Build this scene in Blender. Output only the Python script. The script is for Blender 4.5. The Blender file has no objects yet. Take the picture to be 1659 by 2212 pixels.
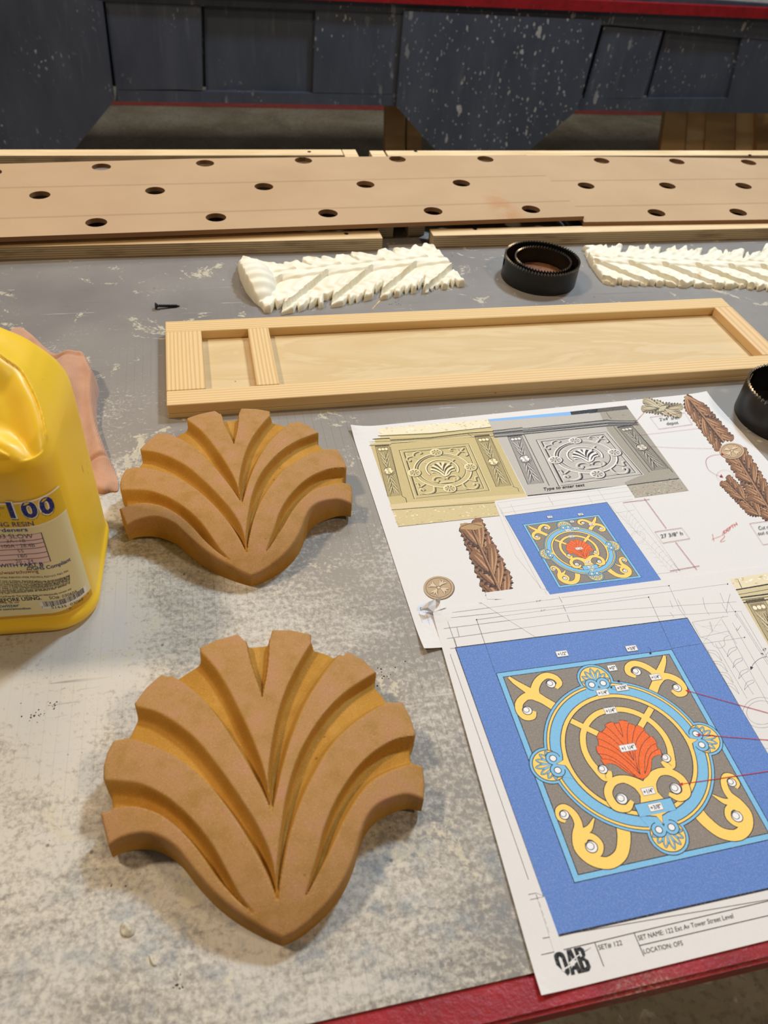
import bpy, bmesh, math, random
import numpy as np
from mathutils import Vector, Matrix
from mathutils.geometry import tessellate_polygon

# ------------------------------------------------------------------ camera
W, H = 1659, 2212
FPX, PITCH, ROLL, CAMH = 1661.0, .7586, .0971, .481
YAW = math.radians(15.8)
sc = bpy.context.scene
COL = sc.collection
def _rz(v, a):
    c, s = math.cos(a), math.sin(a)
    return np.array([c*v[0]-s*v[1], s*v[0]+c*v[1], v[2]])
_fw = np.array([0, math.cos(PITCH), -math.sin(PITCH)]); _rt = np.array([1, 0, 0.]); _up = np.cross(_rt, _fw)
_r = math.cos(ROLL)*_rt+math.sin(ROLL)*_up; _u = -math.sin(ROLL)*_rt+math.cos(ROLL)*_up
FW, RT, UP = _rz(_fw, -YAW), _rz(_r, -YAW), _rz(_u, -YAW)
CP = np.array([0, 0, CAMH])
def ray(px, py): return FW*FPX+RT*(px-W/2)-UP*(py-H/2)
def P(px, py, z=0.0):
    d = ray(px, py); t = (z-CAMH)/d[2]
    return np.array([d[0]*t, d[1]*t])
def PV(px, py, o, n):                       # pixel -> point on the vertical plane through o with normal n
    d = ray(px, py); o = np.array([o[0], o[1], 0]); n = np.array([n[0], n[1], 0])
    t = ((o-CP)@n)/(d@n)
    return CP+d*t
cam = bpy.data.cameras.new('camera'); co = bpy.data.objects.new('camera', cam); COL.objects.link(co)
m = Matrix(((RT[0], UP[0], -FW[0], 0), (RT[1], UP[1], -FW[1], 0), (RT[2], UP[2], -FW[2], CAMH), (0, 0, 0, 1)))
co.matrix_world = m
cam.sensor_fit = 'VERTICAL'; cam.sensor_height = 24; cam.lens = FPX*24/H
cam.clip_start = .02; cam.clip_end = 60
cam.dof.use_dof = True; cam.dof.focus_distance = .72; cam.dof.aperture_fstop = 6.5
sc.camera = co
# ------------------------------------------------------------------ light
vs = sc.view_settings
vs.view_transform = 'Standard'; vs.look = 'None'; vs.gamma = 1; vs.use_curve_mapping = False
vs.exposure = -0.68
wd = bpy.data.worlds.new('workshop_ambient'); sc.world = wd; wd.use_nodes = True
wd.node_tree.nodes['Background'].inputs[0].default_value = (1, .90, .80, 1)
wd.node_tree.nodes['Background'].inputs[1].default_value = .13
def area(name, loc, target, size, power, col, sy=None):
    l = bpy.data.lights.new(name, 'AREA'); l.energy = power; l.color = col; l.size = size
    if sy: l.shape = 'RECTANGLE'; l.size_y = sy
    o = bpy.data.objects.new(name, l); COL.objects.link(o); o.location = loc
    d = Vector(target)-Vector(loc); o.rotation_euler = d.to_track_quat('-Z', 'Y').to_euler()
    return o
area('shop_light_cool', (1.5, 1.95, 2.4), (0, .5, 0), .30, 106, (.62, .81, 1.0))
area('shop_light_warm', (-1.55, 1.15, 2.6), (0, .5, 0), .26, 80, (1.0, .80, .57))
area('shop_light_right', (1.8, -.7, 2.4), (0, .5, 0), .36, 42, (1.0, .76, .50))
area('shop_light_far', (.4, 3.2, 2.9), (1.0, 3.2, -.5), .9, 70, (1.0, .93, .84))
# ------------------------------------------------------------------ helpers
def lin(c):
    o = []
    for v in c[:3]:
        v = v/255; o.append(v/12.92 if v <= .04045 else ((v+.055)/1.055)**2.4)
    return (*o, 1.0)
def link(name, me, mats, parent=None, loc=None, rz=0):
    o = bpy.data.objects.new(name, me); COL.objects.link(o)
    for mm in (mats if isinstance(mats, (list, tuple)) else [mats]): me.materials.append(mm)
    if parent: o.parent = parent
    if loc is not None: o.location = loc
    if rz: o.rotation_euler = (0, 0, rz)
    return o
def thing(name, label, cat, loc=(0, 0, 0), rz=0, group=None):
    o = bpy.data.objects.new(name, None); COL.objects.link(o); o.location = loc; o.rotation_euler = (0, 0, rz)
    o.empty_display_size = .02
    o['label'] = label; o['category'] = cat
    if group: o['group'] = group
    return o
def tag(o, label, cat, group=None, kind=None):
    o['label'] = label; o['category'] = cat
    if group: o['group'] = group
    if kind: o['kind'] = kind
    return o
def bm_new(name, bm, smooth=False, auto=None):
    me = bpy.data.meshes.new(name); bm.to_mesh(me); bm.free()
    if smooth:
        for p in me.polygons: p.use_smooth = True
    if auto:
        me.set_sharp_from_angle(angle=math.radians(auto))
    return me
def box_me(name, x0, x1, y0, y1, z0, z1, bev=.0008, seg=1):
    bm = bmesh.new(); bmesh.ops.create_cube(bm, size=1)
    for v in bm.verts:
        v.co = Vector(((x0+x1)/2+v.co.x*(x1-x0), (y0+y1)/2+v.co.y*(y1-y0), (z0+z1)/2+v.co.z*(z1-z0)))
    if bev: bmesh.ops.bevel(bm, geom=bm.edges[:], offset=bev, segments=seg, affect='EDGES', clamp_overlap=True)
    return bm_new(name, bm)
def prism_me(name, pts, z0, z1, bev=0):
    bm = bmesh.new(); v = [bm.verts.new((p[0], p[1], z1)) for p in pts]; f = bm.faces.new(v)
    r = bmesh.ops.extrude_face_region(bm, geom=[f])
    for g in r['geom']:
        if isinstance(g, bmesh.types.BMVert): g.co.z = z0
    bmesh.ops.recalc_face_normals(bm, faces=bm.faces)
    if bev: bmesh.ops.bevel(bm, geom=bm.edges[:], offset=bev, segments=1, affect='EDGES', clamp_overlap=True)
    return bm_new(name, bm)
def catmull(pts, n=8, closed=False):
    p = [np.array(q, float) for q in pts]
    if len(p) < 3: return p
    if closed: q = [p[-1]]+p+[p[0], p[1]]
    else: q = [2*p[0]-p[1]]+p+[2*p[-1]-p[-2]]
    out = []
    for i in range(1, len(q)-2):
        a, b, c, d = q[i-1], q[i], q[i+1], q[i+2]
        for k in range(n):
            t = k/n
            out.append(.5*(2*b+(c-a)*t+(2*a-5*b+4*c-d)*t*t+(3*b-a-3*c+d)*t**3))
    if not closed: out.append(p[-1])
    return out
def homog(src, dst):
    A = []; B = []
    for (x, y), (u, v) in zip(src, dst):
        A.append([x, y, 1, 0, 0, 0, -u*x, -u*y]); B.append(u)
        A.append([0, 0, 0, x, y, 1, -v*x, -v*y]); B.append(v)
    h = np.append(np.linalg.solve(np.array(A, float), np.array(B, float)), 1).reshape(3, 3)
    def f(x, y):
        q = h@np.array([x, y, 1.0]); return q[:2]/q[2]
    return f
def seg_dist(X, Y, poly, closed=True):
    d = np.full(X.shape, 1e9); bx = np.zeros(X.shape); by = np.zeros(X.shape)
    n = len(poly)
    for i in range(n if closed else n-1):
        a = poly[i]; b = poly[(i+1) % n]; ex, ey = b[0]-a[0], b[1]-a[1]; L = ex*ex+ey*ey+1e-18
        t = np.clip(((X-a[0])*ex+(Y-a[1])*ey)/L, 0, 1)
        qx = a[0]+t*ex; qy = a[1]+t*ey; dd = np.hypot(X-qx, Y-qy); mk = dd < d
        d = np.where(mk, dd, d); bx = np.where(mk, qx, bx); by = np.where(mk, qy, by)
    return d, bx, by
def inside(X, Y, poly):
    r = np.zeros(X.shape, bool); n = len(poly)
    for i in range(n):
        x1, y1 = poly[i][:2]; x2, y2 = poly[(i+1) % n][:2]
        if y1 == y2: continue
        c = ((y1 > Y) != (y2 > Y)) & (X < (x2-x1)*(Y-y1)/(y2-y1)+x1)
        r ^= c
    return r
def relief(name, outline, hfun, res, zb=0.0, attr=None):
    """solid height-field piece with a crisp outline; hfun(X, Y, d) -> z"""
    ol = np.array(outline); x0, y0 = ol.min(0)-res*2; x1, y1 = ol.max(0)+res*2
    nx = int((x1-x0)/res)+1; ny = int((y1-y0)/res)+1
    X, Y = np.meshgrid(x0+np.arange(nx)*res, y0+np.arange(ny)*res, indexing='ij')
    ins = inside(X, Y, ol); d, bx, by = seg_dist(X, Y, ol)
    q = (ins[:-1, :-1] | ins[1:, :-1] | ins[1:, 1:] | ins[:-1, 1:])
    X2 = np.where(ins, X, bx); Y2 = np.where(ins, Y, by); d2 = np.where(ins, d, 0)
    Z = hfun(X2, Y2, d2)
    at = None
    if isinstance(Z, tuple): Z, at = Z
    used = np.zeros(X.shape, bool)
    I, J = np.nonzero(q)
    for di, dj in ((0, 0), (1, 0), (1, 1), (0, 1)): used[I+di, J+dj] = True
    idx = -np.ones(X.shape, int); idx[used] = np.arange(used.sum())
    V = np.stack([X2[used], Y2[used], Z[used]], 1)
    F = np.stack([idx[I, J], idx[I+1, J], idx[I+1, J+1], idx[I, J+1]], 1)
    # skirt
    ed = {}
    for f in F:
        for k in range(4):
            a, b = int(f[k]), int(f[(k+1) % 4])
            if (b, a) in ed: del ed[(b, a)]
            else: ed[(a, b)] = 1
    bv = sorted({a for e in ed for a in e}); nb = {}
    base = len(V); VV = [V]; ex = []; top = {}
    zf = zb if callable(zb) else (lambda x, y: zb)
    for i, a in enumerate(bv): nb[a] = base+2*i; top[a] = base+2*i+1; ex += [[V[a][0], V[a][1], float(zf(V[a][0], V[a][1]))], [V[a][0], V[a][1], V[a][2]]]
    nt_ = len(V); V = np.concatenate([V, np.array(ex)]); base2 = len(V)
    FF = [tuple(int(k) for k in f) for f in F]+[(b, a, nb[a], nb[b]) for a, b in ed]
    if callable(zb):
        V = np.concatenate([V, np.stack([V[:nt_, 0], V[:nt_, 1], zf(V[:nt_, 0], V[:nt_, 1])], 1)]); FF += [tuple(base2+int(k) for k in f[::-1]) for f in F]
    me = bpy.data.meshes.new(name); me.from_pydata(V.tolist(), [], FF); me.update()
    for p in me.polygons: p.use_smooth = True
    me.set_sharp_from_angle(angle=math.radians(50))
    if at is not None:
        a = me.attributes.new('tint', 'FLOAT', 'POINT')
        vals = np.concatenate([at[used], np.full(base2-base, attr if attr is not None else 0.0), np.zeros(len(V)-base2)])
        a.data.foreach_set('value', vals.astype(np.float32))
    return me
def sstep(x): x = np.clip(x, 0, 1); return x*x*(3-2*x)
# ------------------------------------------------------------------ materials
class NT:
    def __init__(s, name, rough=.6, spec=.5, bump=None):
        s.m = bpy.data.materials.new(name); s.m.use_nodes = True; s.t = s.m.node_tree
        s.b = s.t.nodes['Principled BSDF']; s.b.inputs['Roughness'].default_value = rough
        s.b.inputs['Specular IOR Level'].default_value = spec
        s.tc = s.n('ShaderNodeTexCoord')
    def n(s, t, **k):
        x = s.t.nodes.new(t)
        for a, b in k.items(): setattr(x, a, b)
        return x
    def l(s, a, b): s.t.links.new(a, b)
    def coord(s, scale=(1, 1, 1), rot=(0, 0, 0), out='Object', loc=(0, 0, 0)):
        mp = s.n('ShaderNodeMapping'); mp.inputs['Scale'].default_value = scale; mp.inputs['Rotation'].default_value = rot; mp.inputs['Location'].default_value = loc
        s.l(s.tc.outputs[out], mp.inputs[0]); return mp.outputs[0]
    def noise(s, vec, scale, detail=4, rough=.55, dist=0):
        x = s.n('ShaderNodeTexNoise'); x.inputs['Scale'].default_value = scale; x.inputs['Detail'].default_value = detail
        x.inputs['Roughness'].default_value = rough; x.inputs['Distortion'].default_value = dist
        s.l(vec, x.inputs['Vector']); return x.outputs['Fac']
    def ramp(s, fac, stops, interp='LINEAR'):
        r = s.n('ShaderNodeValToRGB'); e = r.color_ramp; e.interpolation = interp
        while len(e.elements) < len(stops): e.elements.new(.5)
        for i, (p, c) in enumerate(stops):
            e.elements[i].position = p
            e.elements[i].color = c if len(c) == 4 else lin(c)
        s.l(fac, r.inputs[0]); return r.outputs[0]
    def mask(s, fac, a, b):
        return s.ramp(fac, [(a, (0, 0, 0, 1)), (b, (1, 1, 1, 1))])
    def math(s, op, a, b=None, c=None):
        x = s.n('ShaderNodeMath', operation=op)
        for i, v in enumerate((a, b, c)):
            if v is None: continue
            if isinstance(v, (int, float)): x.inputs[i].default_value = v
            else: s.l(v, x.inputs[i])
        return x.outputs[0]
    def mix(s, fac, a, b, mode='MIX'):
        x = s.n('ShaderNodeMix', data_type='RGBA', blend_type=mode)
        for i, v in ((0, fac), (6, a), (7, b)):
            if isinstance(v, (int, float)): x.inputs[i].default_value = v
            elif isinstance(v, tuple): x.inputs[i].default_value = v if len(v) == 4 else lin(v)
            else: s.l(v, x.inputs[i])
        return x.outputs[2]
    def color(s, c):
        if isinstance(c, tuple): s.b.inputs['Base Color'].default_value = c if len(c) == 4 else lin(c)
        else: s.l(c, s.b.inputs['Base Color'])
    def bump(s, h, strength=.3, dist=.001):
        x = s.n('ShaderNodeBump'); x.inputs['Strength'].default_value = strength; x.inputs['Distance'].default_value = dist
        s.l(h, x.inputs['Height']); s.l(x.outputs[0], s.b.inputs['Normal'])
    def sep(s, vec):
        x = s.n('ShaderNodeSeparateXYZ'); s.l(vec, x.inputs[0]); return x.outputs
def spot(t, cx, cy, rx, ry, vec=None, soft=.5):
    """soft elliptical patch mask in object XY, warped with noise: a patch of paint or wear"""
    v = vec or t.tc.outputs['Object']; o = t.sep(v)
    a = t.math('DIVIDE', t.math('SUBTRACT', o[0], cx), rx); b = t.math('DIVIDE', t.math('SUBTRACT', o[1], cy), ry)
    d = t.math('SQRT', t.math('ADD', t.math('MULTIPLY', a, a), t.math('MULTIPLY', b, b)))
    return t.ramp(d, [(max(0, .5-soft/2), (1, 1, 1, 1)), (min(1, .5+soft/2), (0, 0, 0, 1))])

def m_table():
    t = NT('worn_table_paint', .62, .35); c = t.coord()
    big = t.noise(c, 3.2, 5, .6, .6)
    col = t.ramp(big, [(.30, (128, 122, 116)), (.5, (146, 139, 130)), (.72, (158, 150, 138))])
    # bluish grey towards the back
    o = t.sep(c)
    yb = t.ramp(t.math('MULTIPLY_ADD', o[1], 1.0, t.math('MULTIPLY', big, .25)), [(.62, (0, 0, 0, 1)), (.98, (1, 1, 1, 1))])
    col = t.mix(yb, col, t.ramp(t.noise(c, 5, 4), [(.35, (118, 113, 110)), (.65, (138, 133, 128))]))
    # cream scuffed patches, broken by brush-like wear
    wear = t.noise(t.coord((1, 1, 1), (0, 0, .5)), 260, 6, .7, .2)
    str1 = t.noise(t.coord((1, 9, 1), (0, 0, 1.1)), 22, 6, .65, .4)
    pat = t.noise(c, 7.5, 6, .62, .9)
    leftm = t.math('MAXIMUM', spot(t, -.30, .33, .80, .56), t.math('MULTIPLY', spot(t, -.13, .17, .8, .5), .75))
    leftm = t.math('MAXIMUM', leftm, t.math('MULTIPLY', spot(t, -.36, .62, .34, .5), .55))
    k = t.math('ADD', t.math('MULTIPLY', pat, .75), t.math('MULTIPLY', leftm, .42))
    k = t.math('ADD', k, t.math('MULTIPLY', t.math('SUBTRACT', wear, .5), .85))
    k = t.math('ADD', k, t.math('MULTIPLY', t.math('SUBTRACT', str1, .5), .35))
    col = t.mix(t.mask(k, .53, .76), col, t.ramp(pat, [(.3, (206, 197, 178)), (.7, (196, 192, 187))]))
    # sharp old primer patches
    p2 = t.noise(c, 16, 8, .7, 1.2)
    col = t.mix(t.math('MULTIPLY', t.mask(t.math('ADD', p2, t.math('MULTIPLY', t.math('SUBTRACT', wear, .5), .25)), .60, .63), .7), col, (203, 194, 168))
    # blue smears near the front edge
    bs = t.math('MULTIPLY', t.mask(t.noise(c, 40, 6, .7), .5, .62), t.math('MULTIPLY', spot(t, .02, .165, .34, .10), .42))
    col = t.mix(bs, col, (96, 120, 138))
    # scoring grid lines
    w1 = t.math('ABSOLUTE', t.math('SUBTRACT', t.math('FRACT', t.math('MULTIPLY', o[0], 118)), .5))
    w2 = t.math('ABSOLUTE', t.math('SUBTRACT', t.math('FRACT', t.math('MULTIPLY', o[1], 60)), .5))
    g = t.math('MAXIMUM', t.mask(w1, .455, .49), t.math('MULTIPLY', t.mask(w2, .47, .5), .3))
    g = t.math('MULTIPLY', g, t.math('MULTIPLY', t.mask(t.noise(c, 9, 3), .42, .6), t.math('MAXIMUM', spot(t, .12, .40, .44, .9), t.math('MULTIPLY', spot(t, .1, .72, .7, .2), .8))))
    col = t.mix(t.math('MULTIPLY', g, .42), col, (92, 84, 72))
    # long scratches
    for sc_, rt_ in ((7, .3), (9, 2.2), (6, 1.25)):
        s1 = t.noise(t.coord((1, 22, 1), (0, 0, rt_)), sc_, 3, .6, .3)
        sm = t.math('MULTIPLY', t.math('MULTIPLY', t.mask(s1, .672, .69), t.mask(t.noise(c, 11, 2), .5, .6)), .45)
        col = t.mix(sm, col, (96, 92, 90) if rt_ != 2.2 else (212, 205, 190))
    v = t.n('ShaderNodeTexVoronoi'); v.inputs['Scale'].default_value = 34; t.l(c, v.inputs['Vector'])
    col = t.mix(t.math('MULTIPLY', t.mask(v.outputs['Distance'], .055, .035) if False else t.ramp(v.outputs['Distance'], [(.03, (1, 1, 1, 1)), (.05, (0, 0, 0, 1))]), .7), col, (70, 60, 48))
    t.color(col)
    t.l(t.ramp(big, [(.3, (.5, .5, .5, 1)), (.7, (.66, .66, .66, 1))]), t.b.inputs['Roughness'])
    t.bump(t.math('ADD', wear, t.math('MULTIPLY', str1, .6)), .25, .0006)
    return t.m
def m_red():
    t = NT('red_gloss_paint', .38, .5); c = t.coord()
    n = t.noise(c, 30, 6, .65); col = t.ramp(n, [(.3, (128, 14, 22)), (.7, (160, 22, 32))])
    col = t.mix(t.mask(t.noise(c, 95, 6, .75, .6), .66, .70), col, (168, 132, 124))
    col = t.mix(t.math('MULTIPLY', t.mask(t.noise(t.coord((1, 8, 1)), 60, 5), .64, .7), .5), col, (92, 14, 20))
    cr = t.math('MULTIPLY', spot(t, .205, .075, .05, .034), t.mask(t.noise(c, 420, 4, .8), .46, .56))
    col = t.mix(cr, col, t.ramp(t.noise(c, 500, 3), [(.4, (96, 56, 46)), (.62, (196, 160, 140))]))
    t.color(col); t.bump(t.noise(c, 140, 5, .7), .6, .0012); return t.m
def m_pine(name, a=(230, 200, 148), b=(212, 174, 116), sc_=75, seed=0):
    t = NT(name, .55, .3); c = t.coord((.055, 1, 1), (0, 0, 0), 'Object', (seed*.37, seed*.11, seed*.05))
    d = t.noise(c, 9, 3, .5)
    w = t.n('ShaderNodeTexWave', wave_type='BANDS', bands_direction='Y'); w.inputs['Scale'].default_value = sc_
    w.inputs['Distortion'].default_value = 9; w.inputs['Detail'].default_value = 2; w.inputs['Detail Scale'].default_value = .35
    t.l(c, w.inputs['Vector'])
    col = t.mix(t.mask(w.outputs['Fac'], .35, 1.0), a, b)
    col = t.mix(t.math('MULTIPLY', t.mask(d, .4, .75), .35), col, (232, 200, 150))
    t.color(t.mix(t.math('MULTIPLY', t.noise(t.coord((.05, 1, 1)), 600, 2), .16), col, (150, 108, 62)))
    t.bump(w.outputs['Fac'], .12, .0004); return t.m
def m_birch():
    t = NT('birch_plywood_face', .5, .3); c = t.coord((.25, 1.0, 1))
    n = t.noise(c, 9, 5, .6, 1.8)
    col = t.ramp(n, [(.3, (198, 170, 124)), (.48, (214, 190, 146)), (.52, (206, 178, 130)), (.75, (221, 199, 158))])
    v = t.n('ShaderNodeTexVoronoi'); v.inputs['Scale'].default_value = 26; t.l(t.coord(), v.inputs['Vector'])
    col = t.mix(t.ramp(v.outputs['Distance'], [(.02, (1, 1, 1, 1)), (.035, (0, 0, 0, 1))]), col, (96, 70, 42))
    t.color(col); return t.m
def m_ply():
    """laminated plywood: pale face veneer above, stacked plies on the cut sides"""
    t = NT('laminated_plywood', .6, .25); g = t.n('ShaderNodeNewGeometry'); nz = t.sep(g.outputs['Normal'])
    c = t.coord(); o = t.sep(c)
    st = t.math('FRACT', t.math('MULTIPLY', t.math('ADD', o[2], t.math('MULTIPLY', t.noise(t.coord((.2, .2, 1)), 30, 2), .0007)), 330))
    side = t.ramp(st, [(0, (196, 176, 142)), (.42, (188, 168, 134)), (.5, (120, 100, 76)), (.56, (150, 128, 98)), (.95, (160, 138, 106))])
    side = t.mix(t.math('MULTIPLY', t.mask(t.noise(t.coord((.3, .3, 2)), 60, 5), .52, .7), .55), side, (98, 76, 54))
    top = t.ramp(t.noise(t.coord((.12, 1, 1)), 60, 5, .6, .5), [(.3, (212, 180, 134)), (.7, (236, 212, 170))])
    t.color(t.mix(t.mask(nz[2], .5, .6), side, top)); return t.m
def m_mdf():
    t = NT('brown_fibreboard', .75, .2); c = t.coord()
    f = t.noise(c, 900, 2, .6); b = t.noise(c, 6, 4)
    col = t.ramp(b, [(.3, (174, 144, 110)), (.7, (186, 156, 122))])
    col = t.mix(t.math('MULTIPLY', t.mask(f, .35, .75), .35), col, (206, 176, 142))
    o = t.sep(c)
    for yy in (-.0465, .0565, .1595):        # faint pencil lines through the hole rows
        ln = t.ramp(t.math('ABSOLUTE', t.math('SUBTRACT', o[1], yy)), [(.0005, (1, 1, 1, 1)), (.0011, (0, 0, 0, 1))])
        col = t.mix(t.math('MULTIPLY', ln, .35), col, (120, 88, 62))
    st = t.math('MULTIPLY', spot(t, -.115, .03, .035, .13), t.mask(t.noise(c, 26, 4), .42, .55))
    col = t.mix(t.math('MULTIPLY', st, .5), col, (176, 122, 74))
    g = t.n('ShaderNodeNewGeometry'); nz = t.math('ABSOLUTE', t.sep(g.outputs['Normal'])[2])
    t.color(t.mix(t.mask(nz, .5, .6), (132, 98, 68), col)); return t.m
def m_foam():
    t = NT('tan_carving_foam', .8, .18); c = t.coord()
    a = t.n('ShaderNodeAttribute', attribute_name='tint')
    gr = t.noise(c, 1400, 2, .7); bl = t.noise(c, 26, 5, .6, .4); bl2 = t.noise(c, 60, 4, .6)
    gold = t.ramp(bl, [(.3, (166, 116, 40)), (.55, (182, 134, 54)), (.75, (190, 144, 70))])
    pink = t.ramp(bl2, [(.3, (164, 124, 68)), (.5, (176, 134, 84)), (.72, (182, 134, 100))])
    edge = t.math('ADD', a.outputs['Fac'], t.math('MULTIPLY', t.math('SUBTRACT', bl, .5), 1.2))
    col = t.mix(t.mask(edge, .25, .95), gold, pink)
    col = t.mix(t.math('MULTIPLY', t.mask(gr, .5, .7), .35), col, (120, 76, 34))
    col = t.mix(t.math('MULTIPLY', t.mask(t.noise(c, 1100, 1), .6, .75), .30), col, (226, 184, 132))
    v = t.n('ShaderNodeTexVoronoi'); v.inputs['Scale'].default_value = 70; t.l(c, v.inputs['Vector'])
    col = t.mix(t.math('MULTIPLY', t.math('MULTIPLY', t.mask(t.sep(v.outputs['Color'])[1], .70, .74), t.ramp(v.outputs['Distance'], [(.04, (1, 1, 1, 1)), (.08, (0, 0, 0, 1))])), .7), col, (110, 60, 22))
    t.color(col); t.bump(gr, .35, .0004); return t.m
def m_cast():
    t = NT('cream_resin_casting', .55, .35); c = t.coord()
    n = t.noise(c, 22, 5, .6, .5)
    col = t.ramp(n, [(.3, (232, 224, 198)), (.6, (240, 235, 218))])
    t.color(t.mix(t.math('MULTIPLY', t.mask(t.noise(c, 30, 4, .6, .4), .62, .72), .5), col, (222, 188, 130)))
    t.b.inputs['Subsurface Weight'].default_value = .12; t.b.inputs['Subsurface Radius'].default_value = (.004, .003, .002)
    t.bump(t.noise(c, 300, 3), .25, .0005); return t.m
def m_simple(name, col, rough=.5, metal=0, col2=None, nscale=60, spec=.5, bump=0):
    t = NT(name, rough, spec); t.b.inputs['Metallic'].default_value = metal; c = t.coord()
    n = t.noise(c, nscale, 4); t.color(t.ramp(n, [(.3, col), (.7, col2 or tuple(min(255, v+6) for v in col))]))
    if bump: t.bump(n, bump, .0008)
    return t.m
def m_print():
    t = NT('printed_paper_ink', .62, .25); a = t.n('ShaderNodeAttribute', attribute_name='ink')
    n = t.noise(t.coord(), 900, 2); c = t.mix(t.math('MULTIPLY', t.mask(n, .45, .75), .10), a.outputs['Color'], (255, 255, 255))
    t.color(c); return t.m
def m_yellow():
    t = NT('yellow_jug_plastic', .36, .45); c = t.coord()
    col = t.ramp(t.noise(c, 9, 4), [(.3, (250, 200, 44)), (.7, (252, 210, 64))])
    sm = t.math('MULTIPLY', t.mask(t.noise(t.coord((1, 1, .35)), 42, 5, .7), .68, .72), .5)
    t.color(t.mix(sm, col, (140, 110, 40)))
    t.b.inputs['Subsurface Weight'].default_value = .25; t.b.inputs['Subsurface Radius'].default_value = (.012, .008, .002)
    t.b.inputs['Subsurface Scale'].default_value = .6
    t.bump(t.noise(c, 18, 3), .25, .002); return t.m
def m_blue():
    t = NT('navy_paint_splattered', .55, .4); c = t.coord()
    col = t.ramp(t.noise(t.coord((1, 1, .3)), 12, 5, .6), [(.3, (60, 65, 78)), (.7, (76, 81, 94))])
    col = t.mix(t.math('MULTIPLY', t.mask(t.noise(t.coord((1, 1, .1)), 60, 5), .6, .72), .3), col, (104, 106, 110))
    for s_, th in ((20, .17), (44, .2), (85, .24)):
        v = t.n('ShaderNodeTexVoronoi'); v.inputs['Scale'].default_value = s_; v.inputs['Randomness'].default_value = 1
        mp = t.n('ShaderNodeMapping'); mp.inputs['Scale'].default_value = (1, 1, .62 if s_ > 30 else .40); t.l(c, mp.inputs[0])
        nn = t.n('ShaderNodeTexNoise'); nn.inputs['Scale'].default_value = 50; t.l(c, nn.inputs[0])
        ad = t.n('ShaderNodeVectorMath', operation='MULTIPLY_ADD'); t.l(nn.outputs['Color'], ad.inputs[0]); ad.inputs[1].default_value = (.012, .012, .02); t.l(mp.outputs[0], ad.inputs[2])
        t.l(ad.outputs[0], v.inputs['Vector'])
        dens = t.math('MAXIMUM', t.mask(t.noise(c, 5, 3), .50, .66), t.math('MULTIPLY', spot(t, 1.12, 3, .75, 9, None, .6), 1.0))
        sp = t.math('MULTIPLY', t.ramp(v.outputs['Distance'], [(th*.75, (1, 1, 1, 1)), (th, (0, 0, 0, 1))]), dens)
        rnd = t.mask(t.sep(v.outputs['Color'])[0], .48, .52)
        col = t.mix(t.math('MULTIPLY', t.math('MULTIPLY', sp, rnd), .75), col, (186, 184, 180))
    t.color(col); return t.m
def m_floor():
    t = NT('stained_concrete', .65, .35); c = t.coord()
    col = t.ramp(t.noise(c, 2.6, 8, .65, .5), [(.3, (118, 108, 90)), (.5, (150, 142, 124)), (.7, (176, 170, 156))])
    col = t.mix(t.mask(t.noise(c, 17, 6, .6, .8), .64, .70), col, (184, 178, 164))
    t.color(t.mix(t.math('MULTIPLY', t.mask(t.noise(c, 60, 5), .5, .7), .5), col, (66, 62, 54))); return t.m
def m_cloth():
    t = NT('pink_knit_cloth', .9, .1); c = t.coord()
    n = t.noise(c, 500, 2); t.color(t.ramp(t.noise(c, 40, 4), [(.3, (184, 138, 112)), (.7, (200, 154, 126))]))
    t.b.inputs['Sheen Weight'].default_value = .3
    w = t.n('ShaderNodeTexWave', bands_direction='X'); w.inputs['Scale'].default_value = 260; t.l(c, w.inputs['Vector'])
    t.bump(t.math('ADD', w.outputs['Fac'], n), .35, .0006); return t.m
M = dict(table=m_table(), red=m_red(), pine=m_pine('pine_strip'), pine2=m_pine('pine_strip_pale', (230, 196, 146), (214, 172, 116), 46, 3),
         birch=m_birch(), ply=m_ply(), mdf=m_mdf(), foam=m_foam(), cast=m_cast(), ink=m_print(), yellow=m_yellow(), blue=m_blue(), floor=m_floor(), cloth=m_cloth(),
         saw=m_simple('black_enamel_steel', (14, 14, 14), .34, 0, (20, 19, 18), 40),
         tooth=m_simple('bare_tooth_steel', (150, 145, 138), .35, .9, (96, 88, 78), 300),
         rust=m_simple('rusty_steel', (84, 50, 26), .7, .2, (130, 80, 40), 120),
         screw=m_simple('black_phosphate_steel', (34, 34, 38), .42, .6, (54, 54, 60), 300),
         wood=m_pine('rough_lumber', (190, 148, 98), (150, 110, 68), 30, 5), wood2=m_pine('rough_lumber_pale', (226, 188, 138), (200, 158, 108), 30, 9),
         bench=m_simple('grey_bench_top', (128, 124, 120), .6, 0, (156, 152, 146), 30, .4, .3),
         chip=m_simple('dried_glue_chip', (176, 164, 140), .5, 0, (206, 200, 184), 500), speck=m_simple('dark_grit', (30, 26, 22), .8, 0, (60, 48, 34), 500))
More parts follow.
